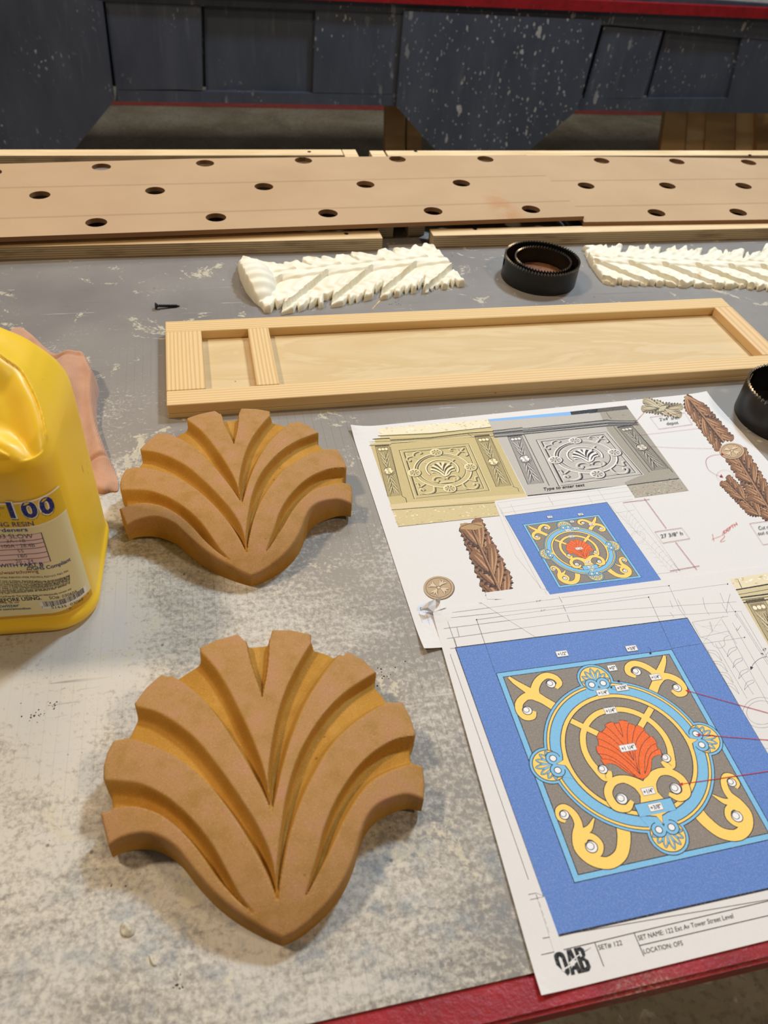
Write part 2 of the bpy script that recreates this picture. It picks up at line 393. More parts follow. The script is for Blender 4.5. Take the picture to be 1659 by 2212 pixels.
# ------------------------------------------------------------------ printed artwork (flat ink on the sheets)
def c1(x, y): return P(750+x/3.6065, 840+y/3.6065, ZS1)
def c2(x, y): return P(1060+x/2.7696, 840+y/2.7696, ZS1)
def c3(x, y): return P(900+x/2.1858, 1240+y/2.1858, ZS2)
def c4(x, y): return P(1000+x/2.5175, 1700+y/2.5175, ZS2)
def c5(x, y): return P(1220+x/3.779, 1220+y/3.779, ZS2)
ZS1, ZS2 = .0008, .0018
def text_tris(s, offset=0.0, shear=0.0, space=1.0):
    cu = bpy.data.curves.new('t', 'FONT'); cu.body = s; cu.size = 1; cu.offset = offset; cu.space_character = space; cu.shear = shear; cu.resolution_u = 3
    ob = bpy.data.objects.new('t', cu); COL.objects.link(ob)
    dg = bpy.context.evaluated_depsgraph_get(); me = bpy.data.meshes.new_from_object(ob.evaluated_get(dg))
    v = np.array([(a.co.x, a.co.y) for a in me.vertices]) if len(me.vertices) else np.zeros((0, 2))
    f = [tuple(p.vertices) for p in me.polygons]
    bpy.data.objects.remove(ob); bpy.data.curves.remove(cu); bpy.data.meshes.remove(me)
    return v, f
class Art:
    def __init__(s, z): s.z = z; s.V = []; s.F = []; s.C = []
    def add(s, pts, faces, col, lay):
        b = len(s.V); s.k = (getattr(s, 'k', 0)+1) % 38; z = s.z+.000012*lay+3e-7*s.k
        s.V += [(p[0], p[1], z) if len(p) < 3 else tuple(p) for p in pts]
        for f in faces: s.F.append(tuple(b+i for i in f)); s.C.append(lin(col))
    def fill(s, mp, pts, col, lay, smooth=0):
        if smooth: pts = catmull(pts, smooth, True)
        q = [mp(p[0], p[1]) for p in pts]
        tr = tessellate_polygon([[Vector((p[0], p[1], 0)) for p in q]])
        s.add(q, tr, col, lay)
    def stroke(s, mp, pts, w, col, lay, smooth=6, src=False, closed=False):
        """ribbon; w (scalar or list) in millimetres on paper, or in source units when src"""
        n0 = len(pts); pts = catmull(pts, smooth, closed) if smooth and n0 > 2 else [np.array(p, float) for p in pts]
        if isinstance(w, (list, tuple)): ws = np.interp(np.linspace(0, n0-1, len(pts)), range(n0), w)
        else: ws = np.full(len(pts), w)
        if not src: pts = [mp(p[0], p[1])[:2] for p in pts]; ws = ws*.001
        L = []; n = len(pts)
        for i in range(n):
            a = pts[(i-1) % n] if (closed or i) else pts[i]; b = pts[(i+1) % n] if (closed or i < n-1) else pts[i]
            d = b-a; d = d/(np.hypot(*d)+1e-12); nn = np.array([-d[1], d[0]])*ws[i]/2
            L += [pts[i]+nn, pts[i]-nn]
        if src: L = [mp(p[0], p[1]) for p in L]
        s.add(L, [(2*i, 2*i+1, (2*i+3) % (2*n), (2*i+2) % (2*n)) for i in range(n if closed else n-1)], col, lay)
    def disc(s, mp, c, r, col, lay, ry=None, n=48):
        s.fill(mp, [(c[0]+r*math.cos(k*2*math.pi/n), c[1]+(ry or r)*math.sin(k*2*math.pi/n)) for k in range(n)], col, lay)
    def ring(s, mp, c, r, w, col, lay, n=72):
        s.stroke(mp, [(c[0]+r*math.cos(k*2*math.pi/n), c[1]+r*math.sin(k*2*math.pi/n)) for k in range(n)], w, col, lay, 0, True, True)
    def text(s, mp, st, a, b, hgt, col, lay, offset=0.0, up=None, hs=1):
        """lettering whose baseline runs from a to b (source units); hgt = cap height in source units along up"""
        v, f = text_tris(st, offset)
        if not len(v): return
        x0, x1 = v[:, 0].min(), v[:, 0].max(); a = np.array(a, float); b = np.array(b, float); d = b-a
        u = np.array(up, float) if up else np.array([d[1], -d[0]])/np.hypot(*d)
        pts = [mp(*(a+d*(p[0]-x0)/(x1-x0)+u*hgt*p[1]/.73)) for p in v]
        s.add(pts, f, col, lay)
    def mesh(s, name):
        me = bpy.data.meshes.new(name); me.from_pydata([tuple(map(float, v)) for v in s.V], [], s.F); me.update()
        a = me.color_attributes.new('ink', 'FLOAT_COLOR', 'CORNER'); arr = []
        for p, c in zip(me.polygons, s.C): arr += list(c)*p.loop_total
        a.data.foreach_set('color', np.array(arr, np.float32)); return me
K = (26, 26, 38); BL = (92, 128, 196); LB = (124, 186, 226); GY = (136, 126, 116); YE = (252, 208, 104); OR = (236, 104, 28); WH = (238, 236, 236)
PAPER = (221, 218, 216)
C0 = (12.45, 13.7)
# shell outline and grooves traced once in local metres; tip at the origin, +Y to the crown
ZT = .020
def s3(x, y): return P(190+x/2.1829, 1350+y/2.1829, .0150+.0110*min(1, max(0, (1470-y)/560)))
_tip = s3(915, 1470); _crown = s3(798, 100); _ax = _crown-_tip; _L = np.hypot(*_ax); _ax = _ax/_L; _px = np.array([_ax[1], -_ax[0]])
SH_ROT = math.atan2(_ax[1], _ax[0])-math.pi/2
def sl(p):
    q = s3(*p)-_tip; return (float(q@_px), float(q@_ax))
LOW_L = catmull([(915, 1472), (840, 1440), (740, 1385), (655, 1325), (580, 1260), (500, 1170), (430, 1078), (370, 1028), (300, 996), (230, 990), (150, 1006), (92, 1034)], 5)
LOW_R = catmull([(1588, 806), (1510, 796), (1430, 820), (1360, 860), (1312, 920), (1283, 1000), (1258, 1090), (1210, 1200), (1140, 1300), (1050, 1390), (975, 1445), (915, 1472)], 5)
RIM = [(55, 880), (108, 872), (101, 782), (73, 728), (75, 670), (92, 610), (125, 553), (175, 550), (233, 428), (224, 385), (280, 312), (350, 254), (390, 266), (533, 178), (531, 130), (610, 95), (710, 68), (740, 100), (800, 96), (860, 90),
       (870, 48), (960, 48), (1052, 68), (1052, 108), (1130, 130), (1200, 168), (1226, 147), (1300, 185), (1358, 240), (1352, 278), (1395, 325), (1432, 382), (1480, 372), (1518, 440), (1545, 520), (1522, 572), (1536, 655), (1580, 660), (1592, 740)]
SHELL = [sl(p) for p in LOW_L+RIM+LOW_R[:-1]]
G = [  # (one side, other side) of each groove, rim -> point
    ([(738, 60), (760, 180), (790, 280), (825, 385)], [(862, 50), (855, 200), (842, 300), (825, 385)]),
    ([(350, 230), (500, 340), (600, 450), (700, 600), (780, 735), (840, 850), (870, 915)], [(520, 130), (600, 220), (670, 330), (720, 430), (780, 560), (830, 700), (851, 800), (870, 915)]),
    ([(1075, 70), (990, 220), (930, 350), (890, 480), (865, 610), (852, 720), (851, 800), (870, 915)], [(1220, 130), (1120, 260), (1040, 390), (980, 530), (930, 680), (900, 800), (870, 915)]),
    ([(190, 385), (330, 430), (440, 500), (540, 590), (640, 720), (730, 850), (800, 960), (860, 1090), (885, 1200), (897, 1320)], [(120, 530), (300, 590), (430, 660), (560, 770), (660, 890), (740, 1010), (810, 1130), (870, 1260), (897, 1320)]),
    ([(1400, 210), (1230, 330), (1130, 430), (1050, 540), (980, 680), (935, 830), (910, 980), (893, 1120), (888, 1220), (897, 1320)], [(1470, 360), (1330, 440), (1220, 530), (1140, 620), (1070, 740), (1010, 860), (960, 1000), (930, 1130), (910, 1230), (897, 1320)]),
    ([(40, 728), (150, 740), (250, 760), (350, 810), (430, 870), (520, 960), (600, 1070), (660, 1180), (720, 1290), (790, 1375)], [(40, 872), (200, 865), (300, 890), (380, 935), (460, 1010), (540, 1110), (610, 1210), (690, 1300), (790, 1375)]),
    ([(1590, 520), (1460, 550), (1370, 600), (1290, 670), (1220, 760), (1160, 860), (1110, 980), (1080, 1100), (1050, 1200), (1020, 1300)], [(1590, 640), (1440, 700), (1340, 760), (1270, 840), (1215, 930), (1165, 1040), (1115, 1140), (1065, 1230), (1020, 1300)])]
GR = [(catmull([sl(p) for p in a], 6), catmull([sl(p) for p in b], 6)) for a, b in G]
SX0, SX1 = min(p[0] for p in SHELL), max(p[0] for p in SHELL); SY1 = max(p[1] for p in SHELL)
def panel_art(A, m, L, k=1.0):
    """the relief panel drawing in its own inches (25 wide, 27.3 high); k scales the line widths"""
    lw = .10*k
    def rect(x0, y0, x1, y1, c, l): A.fill(m, [(x0, y0), (x1, y0), (x1, y1), (x0, y1)], c, l)
    # blue ground, borders
    A.fill(m, [(-3.9-lw, -4.65-lw), (29.8+lw, -4.8-lw), (29.8, 32.4+lw), (-3.6, 31.9+lw)], K, L); A.fill(m, [(-3.9, -4.6), (29.8, -4.75), (29.8, 32.3), (-3.6, 31.8)], BL, L+1)
    A.fill(m, [(-4.3, 27.45), (-3.55, 27.95), (-3.45, 34.6), (-4.5, 34.6)], PAPER, L+2)
    rect(0, 0, 25, 27.3, K, L+2); rect(lw, lw, 25-lw, 27.3-lw, LB, L+3)
    rect(.72, .72, 24.28, 26.58, K, L+4); rect(.72+lw, .72+lw, 24.28-lw, 26.58-lw, GY, L+5)
    bands = []; eyes = []
    def mir(pts): return [(2*C0[0]-p[0], p[1]) for p in pts]
    def both(pts, w): bands.append((pts, w)); bands.append((mir(pts), w))
    both([(6.2, 6.7), (4.7, 5.0), (3.9, 4.2), (3.2, 3.5)], [1.2, 1.1, 1.4, 1.5])
    both([(4.0, 4.2), (3.2, 3.2), (2.1, 1.9), (1.45, .9)], [1.5, 1.0, .7, .35])
    both([(3.8, 4.1), (4.3, 2.9), (5.2, 1.9), (6.3, 1.45), (7.3, 1.9), (7.6, 2.8), (6.9, 3.5)], [1.2, 1.0, .95, .9, .85, .75, .5])
    both([(3.8, 4.1), (2.6, 4.1), (1.5, 4.9), (1.2, 6.0), (1.6, 6.9), (2.5, 7.0), (3.0, 6.3)], [1.2, 1.0, .95, .9, .85, .75, .5])
    eyes += [(6.45, 2.75, .55), (2.15, 6.05, .55), (2*C0[0]-6.45, 2.75, .55), (2*C0[0]-2.15, 6.05, .55)]
    both([(7.8, 22.3), (7.3, 23.8), (6.2, 25.4), (4.5, 26.0), (2.9, 25.3), (2.1, 23.9), (2.3, 22.5), (2.9, 21.2), (2.8, 19.9), (2.1, 19.0), (1.3, 19.2), (1.1, 20.1), (1.6, 20.6)], [1.5, 1.45, 1.35, 1.3, 1.35, 1.4, 1.2, .9, .8, .75, .7, .6, .45])
    both([(2.6, 23.2), (3.2, 22.7), (4.0, 23.0), (4.4, 23.9), (3.9, 24.8), (3.2, 24.8)], [.8, .8, .75, .7, .6, .5])
    both([(2.9, 22.2), (3.9, 21.9), (4.9, 20.9)], [.9, .7, .15])
    eyes += [(3.35, 23.95, .62), (1.75, 19.85, .5), (2*C0[0]-3.35, 23.95, .62), (2*C0[0]-1.75, 19.85, .5)]
    for p, w in bands: A.stroke(m, p, [v+2*lw for v in w], K, L+6, 8, True)
    for p, w in bands: A.stroke(m, p, w, YE, L+7, 8, True)
    for x, y, r in eyes[:8]:
        A.disc(m, (x, y), r+lw, K, L+8); A.disc(m, (x, y), r, WH, L+9); A.ring(m, (x-.1, y-.12), r*.68, lw*.8, K, L+10, 28)
    # medallion ring with four lobes
    lobes = [(C0[0], 3.05, -math.pi/2), (C0[0], 24.35, math.pi/2), (1.9+.35, C0[1], math.pi), (2*C0[0]-2.25, C0[1], 0)]
    A.disc(m, C0, 10.35, K, L+8, None, 96)
    for x, y, _ in lobes: A.disc(m, (x, y), 2.42, K, L+8)
    A.disc(m, C0, 10.35-lw, LB, L+9, None, 96)
    for x, y, _ in lobes: A.disc(m, (x, y), 2.42-lw, LB, L+9)
    A.ring(m, C0, 9.75, .36+lw, K, L+10); A.ring(m, C0, 9.75, .36-lw, YE, L+11)
    for x, y, a in lobes:
        A.disc(m, (x, y), 1.95+lw, K, L+12); A.disc(m, (x, y), 1.95, YE, L+13)
        dx, dy = math.cos(a), math.sin(a); nx, ny = -dy, dx; bx, by = x-dx*.7, y-dy*.7
        for j in (-3, -2, -1, 0, 1, 2, 3):
            an = a+j*.42; ex, ey = math.cos(an), math.sin(an); fx, fy = -ey, ex; r1 = 2.5-.16*abs(j)
            A.fill(m, [(bx, by), (bx+ex*r1*.65+fx*.36, by+ey*r1*.65+fy*.36), (bx+ex*r1, by+ey*r1), (bx+ex*r1*.65-fx*.36, by+ey*r1*.65-fy*.36)], K, L+14, 6)
            A.fill(m, [(bx, by), (bx+ex*r1*.63+fx*.30, by+ey*r1*.63+fy*.30), (bx+ex*(r1-.08), by+ey*(r1-.08)), (bx+ex*r1*.63-fx*.30, by+ey*r1*.63-fy*.30)], LB, L+15, 6)
            A.fill(m, [(bx+ex*.7, by+ey*.7), (bx+ex*r1*.66+fx*.18, by+ey*r1*.66+fy*.18), (bx+ex*(r1-.25), by+ey*(r1-.25)), (bx+ex*r1*.66-fx*.18, by+ey*r1*.66-fy*.18)], K, L+16, 6)
            A.fill(m, [(bx+ex*.75, by+ey*.75), (bx+ex*r1*.66+fx*.13, by+ey*r1*.66+fy*.13), (bx+ex*(r1-.31), by+ey*(r1-.31)), (bx+ex*r1*.66-fx*.13, by+ey*r1*.66-fy*.13)], YE, L+17, 6)
        qx, qy = x-dx*1.9, y-dy*1.9
        A.fill(m, [(qx+nx*1.7+dx*.9, qy+ny*1.7+dy*.9), (qx+nx*2.3-dx*.6, qy+ny*2.3-dy*.6), (qx-nx*2.3-dx*.6, qy-ny*2.3-dy*.6), (qx-nx*1.7+dx*.9, qy-ny*1.7+dy*.9)], LB, L+18)
        for sg in (-1, 1):
            ex, ey = x-dx*.72+nx*.79*sg, y-dy*.72+ny*.79*sg
            A.disc(m, (ex, ey), .92, K, L+19, None, 32); A.disc(m, (ex, ey), .92-lw, LB, L+20, None, 32)
            A.disc(m, (ex, ey), .46, K, L+21, None, 32); A.disc(m, (ex, ey), .46-lw, WH, L+22, None, 32)
        A.fill(m, [(x-dx*1.3+nx*.55, y-dy*1.3+ny*.55), (x-dx*2.6+nx*1.9, y-dy*2.6+ny*1.9), (x-dx*2.6-nx*1.9, y-dy*2.6-ny*1.9), (x-dx*1.3-nx*.55, y-dy*1.3-ny*.55)], LB, L+21)
        tx = [(C0[0]+dx*8.0+nx*1.5, C0[1]+dy*8.0+ny*1.5), (C0[0]+dx*8.35+nx*.35, C0[1]+dy*8.35+ny*.35), (C0[0]+dx*9.3, C0[1]+dy*9.3), (C0[0]+dx*8.35-nx*.35, C0[1]+dy*8.35-ny*.35), (C0[0]+dx*8.0-nx*1.5, C0[1]+dy*8.0-ny*1.5)]
        A.fill(m, [(p[0]+dx*.12, p[1]+dy*.12) for p in tx], K, L+22); A.fill(m, tx, YE, L+23)
    A.ring(m, C0, 7.98, .56+lw, K, L+21); A.ring(m, C0, 7.98, .56-lw, YE, L+24)
    A.disc(m, C0, 7.7-lw/2, GY, L+24, None, 96); A.ring(m, C0, 7.68, lw, K, L+25)
    # arms, spokes and fan
    inner = []
    arc = [(12.45, 13.05+5.35*-1)]+[(12.45-5.35*math.sin(a), 13.05-5.35*math.cos(a)) for a in (.35, .7, 1.05, 1.4, 1.7, 1.95)]+[(8.05, 16.4), (8.7, 16.3), (9.0, 15.7)]
    wa = [.72, .72, .72, .72, .72, .75, .8, .85, .75, .5]
    inner += [(arc, wa), (mir(arc), wa)]
    sp_ = [(7.0, 8.4), (9.9, 11.0)]; inner += [(sp_, [.75, .75]), (mir(sp_), [.75, .75])]
    urn = [(12.45, 20.6), (12.35, 19.3), (11.6, 17.9), (10.2, 17.0), (8.7, 17.2), (7.7, 18.4), (7.9, 20.0), (9.1, 20.5), (10.1, 19.8)]
    wu = [3.3, 2.1, 1.4, .95, .95, .95, 1.0, .85, .5]
    inner += [(urn, wu), (mir(urn), wu)]
    for p, w in inner: A.stroke(m, p, [v+2*lw for v in w], K, L+26, 8, True)
    for p, w in inner: A.stroke(m, p, w, YE, L+27, 8, True)
    A.fill(m, [(12.1, 19.9), (12.8, 19.9), (13.6, 20.6), (11.3, 20.6)], YE, L+27)
    for x, y, r in ((8.3, 15.35, .52), (2*C0[0]-8.3, 15.35, .52), (9.0, 19.3, .62), (2*C0[0]-9.0, 19.3, .62)):
        A.disc(m, (x, y), r+lw, K, L+28, None, 32); A.disc(m, (x, y), r, WH, L+29, None, 32); A.ring(m, (x-.1, y-.1), r*.66, lw*.8, K, L+30, 28)
    A.fill(m, [(10.05, 20.2), (14.85, 20.2), (14.85, 21.7), (10.05, 21.7)], K, L+28); A.fill(m, [(10.05+lw, 20.2+lw), (14.85-lw, 20.2+lw), (14.85-lw, 21.8), (10.05+lw, 21.8)], LB, L+29)
    kx = 7.95/(SX1-SX0); ky = 8.15/SY1
    def ms(x, y): return m(12.45+(x-(SX0+SX1)/2)*kx, 17.5-y*ky)
    A.fill(ms, SHELL, K, L+30)
    cx, cy = 0, SY1*.5
    A.fill(ms, [(cx+(p[0]-cx)*.982, cy+(p[1]-cy)*.982) for p in SHELL], OR, L+31)
    for a, b in GR:
        for q in (a, b):
            q = [p for p in q if inside(np.array([p[0]]), np.array([p[1]]), SHELL)[0]]
            if len(q) > 2: A.stroke(ms, q, .0016*k, K, L+32, 0, True)
def panel_labels(A, m, L, k=1):
    for st, u, v, w in (('+1/2"', 9.6, -1.55, 1.5), ('+3/8"', 19.4, -.95, 1.5), ('+0"', 15.4, 1.7, 1.1), ('+1/4"', 12.6, 5.15, 1.5), ('+3/8"', 15.4, 4.85, 1.6), ('+1/4"', 12.5, 7.85, 1.5),
                        ('+1/4"', 20.6, 4.0, 1.4), ('+1 1/4"', 12.5, 13.2, 2.0), ('+1/4"', 12.5, 19.0, 1.5), ('+3/8"', 12.5, 21.0, 1.6)):
        h = .42
        A.fill(m, [(u-w/2-.07, v-h-.07), (u+w/2+.07, v-h-.07), (u+w/2+.07, v+h+.07), (u-w/2-.07, v+h+.07)], (150, 150, 150), L)
        A.fill(m, [(u-w/2, v-h), (u+w/2, v-h), (u+w/2, v+h), (u-w/2, v+h)], WH, L+1)
        A.text(m, st, (u-w*.42, v+.26), (u+w*.42, v+.26), .52, K, L+2, .025, (0, -1))
def emboss(A, m, L, base, dark, light, k=1):
    """photographed stone relief of the same panel: raised bands read as a lit and a dark edge"""
    def st(p, w, closed=False, lw=1.0):
        A.stroke(m, [(x+.22, y+.25) for x, y in p], w, dark, L, 6, True, closed)
        A.stroke(m, [(x-.10, y-.12) for x, y in p], w*.75, light, L+1, 6, True, closed)
        A.stroke(m, p, w*.5, base, L+2, 6, True, closed)
    def cir(c, r, n=40): return [(c[0]+r*math.cos(i*2*math.pi/n), c[1]+r*math.sin(i*2*math.pi/n)) for i in range(n)]
    for e in ((-.3, -.3, 25.3, 27.6), (1.2, 1.2, 23.8, 26.1)):
        A.stroke(m, [(e[0], e[1]), (e[2], e[1]), (e[2], e[3]), (e[0], e[3])], .30, dark, L, 0, True, True)
        A.stroke(m, [(e[0]+.4, e[1]+.4), (e[2]+.3, e[1]+.4), (e[2]+.3, e[3]+.3), (e[0]+.4, e[3]+.3)], .22, light, L+1, 0, True, True)
    A.stroke(m, [(1.2, 26.0), (1.2, 1.3), (23.7, 1.3)], .55, dark, L, 0, True)
    A.ring(m, (C0[0]+.25, C0[1]+.3), 9.9, .55, dark, L); A.ring(m, C0, 9.9, .45, light, L+1)
    A.ring(m, (C0[0]-.2, C0[1]-.25), 8.3, .45, dark, L); A.ring(m, C0, 8.2, .25, light, L+1)
    A.stroke(m, [(12.45-5.6*math.sin(a), 13.2-5.6*math.cos(a)) for a in np.linspace(-2.1, 2.1, 22)], .9, dark, L+2, 0, True)
    A.stroke(m, [(12.35-5.6*math.sin(a), 13.1-5.6*math.cos(a)) for a in np.linspace(-2.1, 2.1, 22)], .55, light, L+3, 0, True)
    for sx in (0, 1):
        f = (lambda p: [(2*C0[0]-x, y) for x, y in p]) if sx else (lambda p: p)
        for p, w in (([(6.0, 6.5), (4.0, 4.3), (2, 2)], .8), ([(4, 4.2), (4.6, 2.5), (6.3, 1.7), (7.3, 2.7), (6.4, 3.1)], .7), ([(3.8, 4.1), (2, 4.6), (1.4, 6.0), (2.3, 6.9), (2.6, 6)], .7),
                     ([(7.6, 22.5), (6.8, 25.2), (4, 25.8), (2.5, 24), (3.3, 23), (3.9, 24)], .9), ([(2.6, 22), (2.4, 20), (1.6, 19.6)], .7), ([(3, 22), (4.8, 20.6)], .6),
                     ([(12.2, 19), (11, 17.6), (9, 17.6), (8, 19.2), (9.2, 20.4), (9.7, 19.2)], .9), ([(7, 8.4), (9.3, 10.5)], .6)): st(f(p), w)
    for x, y in ((C0[0], 3.1), (C0[0], 24.3), (2.5, C0[1]), (22.4, C0[1])):
        A.disc(m, (x+.25, y+.3), 2.3, dark, L+3, None, 30); A.disc(m, (x, y), 2.2, light, L+4, None, 30); A.disc(m, (x+.1, y+.1), 1.8, base, L+5, None, 30)
        for j in range(7):
            a = j*.9; A.stroke(m, [(x+.4*math.cos(a), y+.4*math.sin(a)), (x+1.6*math.cos(a), y+1.6*math.sin(a))], .26, dark, L+6, 0, True)
            A.stroke(m, [(x+.4*math.cos(a+.35), y+.4*math.sin(a+.35)), (x+1.5*math.cos(a+.35), y+1.5*math.sin(a+.35))], .2, light, L+6, 0, True)
    st([(9.8, 20.9), (15.1, 20.9)], 1.1)
    kx = 8.4/(SX1-SX0); ky = 8.3/SY1
    def ms(x, y): return m(12.45+(x-(SX0+SX1)/2)*kx, 17.5-y*ky)
    A.fill(ms, [(p[0]+.006, p[1]-.008) for p in SHELL], dark, L+3); A.fill(ms, SHELL, light, L+4)
    for a, b in GR:
        g = [p for p in list(a)+list(reversed(b)) if inside(np.array([p[0]]), np.array([p[1]]), SHELL)[0]]
        if len(g) > 5: A.fill(ms, g, dark, L+5)
rnd = random.Random(4)
def mixc(a, b, t): return tuple(a[i]*(1-t)+b[i]*t for i in range(3))
def acanthus(A, m, a, b, wa, wb, n, L, pal, flip=1):
    """carved leaf spray along a->b in source units; widths wa..wb"""
    dk, md, lt = pal; a = np.array(a, float); b = np.array(b, float); d = b-a; Ln = np.hypot(*d); e = d/Ln; f = np.array([-e[1], e[0]])
    for i in range(n):
        t = (i+.5)/n; w = wa+(wb-wa)*t; c = a+d*t
        for s_ in (-1, 1):
            root = c-e*flip*(-Ln/n*1.1); tip = c+f*s_*w-e*flip*Ln/n*.9
            ax = tip-root; lf = np.hypot(*ax); ax = ax/lf; sd = np.array([-ax[1], ax[0]])
            wd = Ln/n*.62; out = [root]
            for j in range(6):
                q = j/5; out += [root+ax*lf*(q*.85+.06)+sd*wd*(.45+.5*math.sin(q*2.8))*1.15, root+ax*lf*(q*.85+.13)+sd*wd*(.45+.5*math.sin(q*2.8))*.72]
            out.append(tip)
            for j in range(5, -1, -1):
                q = j/5; out += [root+ax*lf*(q*.85+.10)-sd*wd*(.4+.5*math.sin(q*2.8))*.72, root+ax*lf*(q*.85+.04)-sd*wd*(.4+.5*math.sin(q*2.8))*1.1]
            lay = L+(i % 3)*3
            A.fill(m, [tuple(p) for p in out], dk, lay)
            A.fill(m, [tuple(tip+(p-tip)*.86+sd*wd*.05) for p in out], md, lay+1)
            for q in (-.3, .08, .42):
                A.stroke(m, [tuple(root+sd*wd*q*.4), tuple(root+ax*lf*.5+sd*wd*q*1.3), tuple(root+ax*lf*.86+sd*wd*q*1.1)], [wd*.16, wd*.2, wd*.06], lt if q > 0 else mixc(dk, md, .2), lay+2, 5, True)
    A.stroke(m, [tuple(a), tuple(b)], [wa*.30, wb*.30], dk, L+9, 0, True); A.stroke(m, [tuple(a+f*wa*.04), tuple(b+f*wb*.04)], [wa*.2, wb*.2], md, L+10, 0, True)
    A.stroke(m, [tuple(a+f*wa*.06), tuple(b+f*wb*.06)], [wa*.06, wb*.06], lt, L+11, 0, True)
def rosette(A, m, c, rx, ry, L, base, dark, light):
    A.disc(m, (c[0]+rx*.03, c[1]+ry*.04), rx*1.03, dark, L, ry*1.03); A.disc(m, c, rx, base, L+1, ry)
    n = 40
    A.stroke(m, [(c[0]+rx*.84*math.cos(i*2*math.pi/n), c[1]+ry*.84*math.sin(i*2*math.pi/n)) for i in range(n)], rx*.035, dark, L+2, 0, True, True)
    for q in range(4):
        a = q*math.pi/2+.5
        for o_ in (-.42, 0, .42):
            A.stroke(m, [(c[0]+rx*.15*math.cos(a), c[1]+ry*.15*math.sin(a)), (c[0]+rx*.5*math.cos(a+o_*.6), c[1]+ry*.5*math.sin(a+o_*.6)), (c[0]+rx*.72*math.cos(a+o_), c[1]+ry*.72*math.sin(a+o_))], [rx*.07, rx*.16, rx*.1], dark, L+3, 5, True)
            A.stroke(m, [(c[0]+rx*.15*math.cos(a)-rx*.02, c[1]+ry*.15*math.sin(a)-ry*.03), (c[0]+rx*.5*math.cos(a+o_*.6)-rx*.02, c[1]+ry*.5*math.sin(a+o_*.6)-ry*.03), (c[0]+rx*.7*math.cos(a+o_), c[1]+ry*.7*math.sin(a+o_))], [rx*.04, rx*.1, rx*.05], light, L+4, 5, True)
    A.disc(m, c, rx*.14, dark, L+5, ry*.14, 20); A.disc(m, c, rx*.1, light, L+6, ry*.1, 20)
def speckle(A, m, poly, n, cols, L, r0, r1):
    xs = [p[0] for p in poly]; ys = [p[1] for p in poly]
    for _ in range(n):
        x, y = rnd.uniform(min(xs), max(xs)), rnd.uniform(min(ys), max(ys))
        if not inside(np.array([x]), np.array([y]), poly)[0]: continue
        r = rnd.uniform(r0, r1); k = rnd.uniform(0, 6.28)
        A.fill(m, [(x+r*math.cos(k+j*1.57)*(1+.8*(j % 2)), y+r*.6*math.sin(k+j*1.57)) for j in range(4)], rnd.choice(cols), L)
def sheet_quad(TL, TR, BR, BL): return [TL, TR, BR, BL]
def pilaster(A, m, quad, L, base, dark, light, ry=.5):
    """carved upright in a photographed facade; quad px corners TL TR BR BL, unit coordinates inside"""
    h = homog([(0, 0), (1, 0), (1, 1), (0, 1)], quad)
    def mm(u, v): return m(*h(u, v))
    A.fill(mm, [(-.12, -.03), (1.12, -.03), (1.12, 1.04), (-.12, 1.04)], mixc(base, dark, .25), L)
    A.stroke(mm, [(-.14, 1.04), (-.14, -.03), (1.14, -.03), (1.14, 1.04)], .05, dark, L+1, 0, True)
    A.fill(mm, [(0, 0), (1, 0), (1, .1), (0, .1)], mixc(base, dark, .55), L+1)
    for u in (.2, .5, .8): A.disc(mm, (u, .05), .14, light, L+2, .025, 10)
    acanthus(A, mm, (.5, .13), (.5, .42), .5, .36, 3, L+2, (dark, mixc(base, dark, .3), light))
    acanthus(A, mm, (.5, .98), (.5, .60), .5, .36, 4, L+2, (dark, mixc(base, dark, .3), light))
    rosette(A, mm, (.5, .52), .52, .09, L+14, base, dark, light)

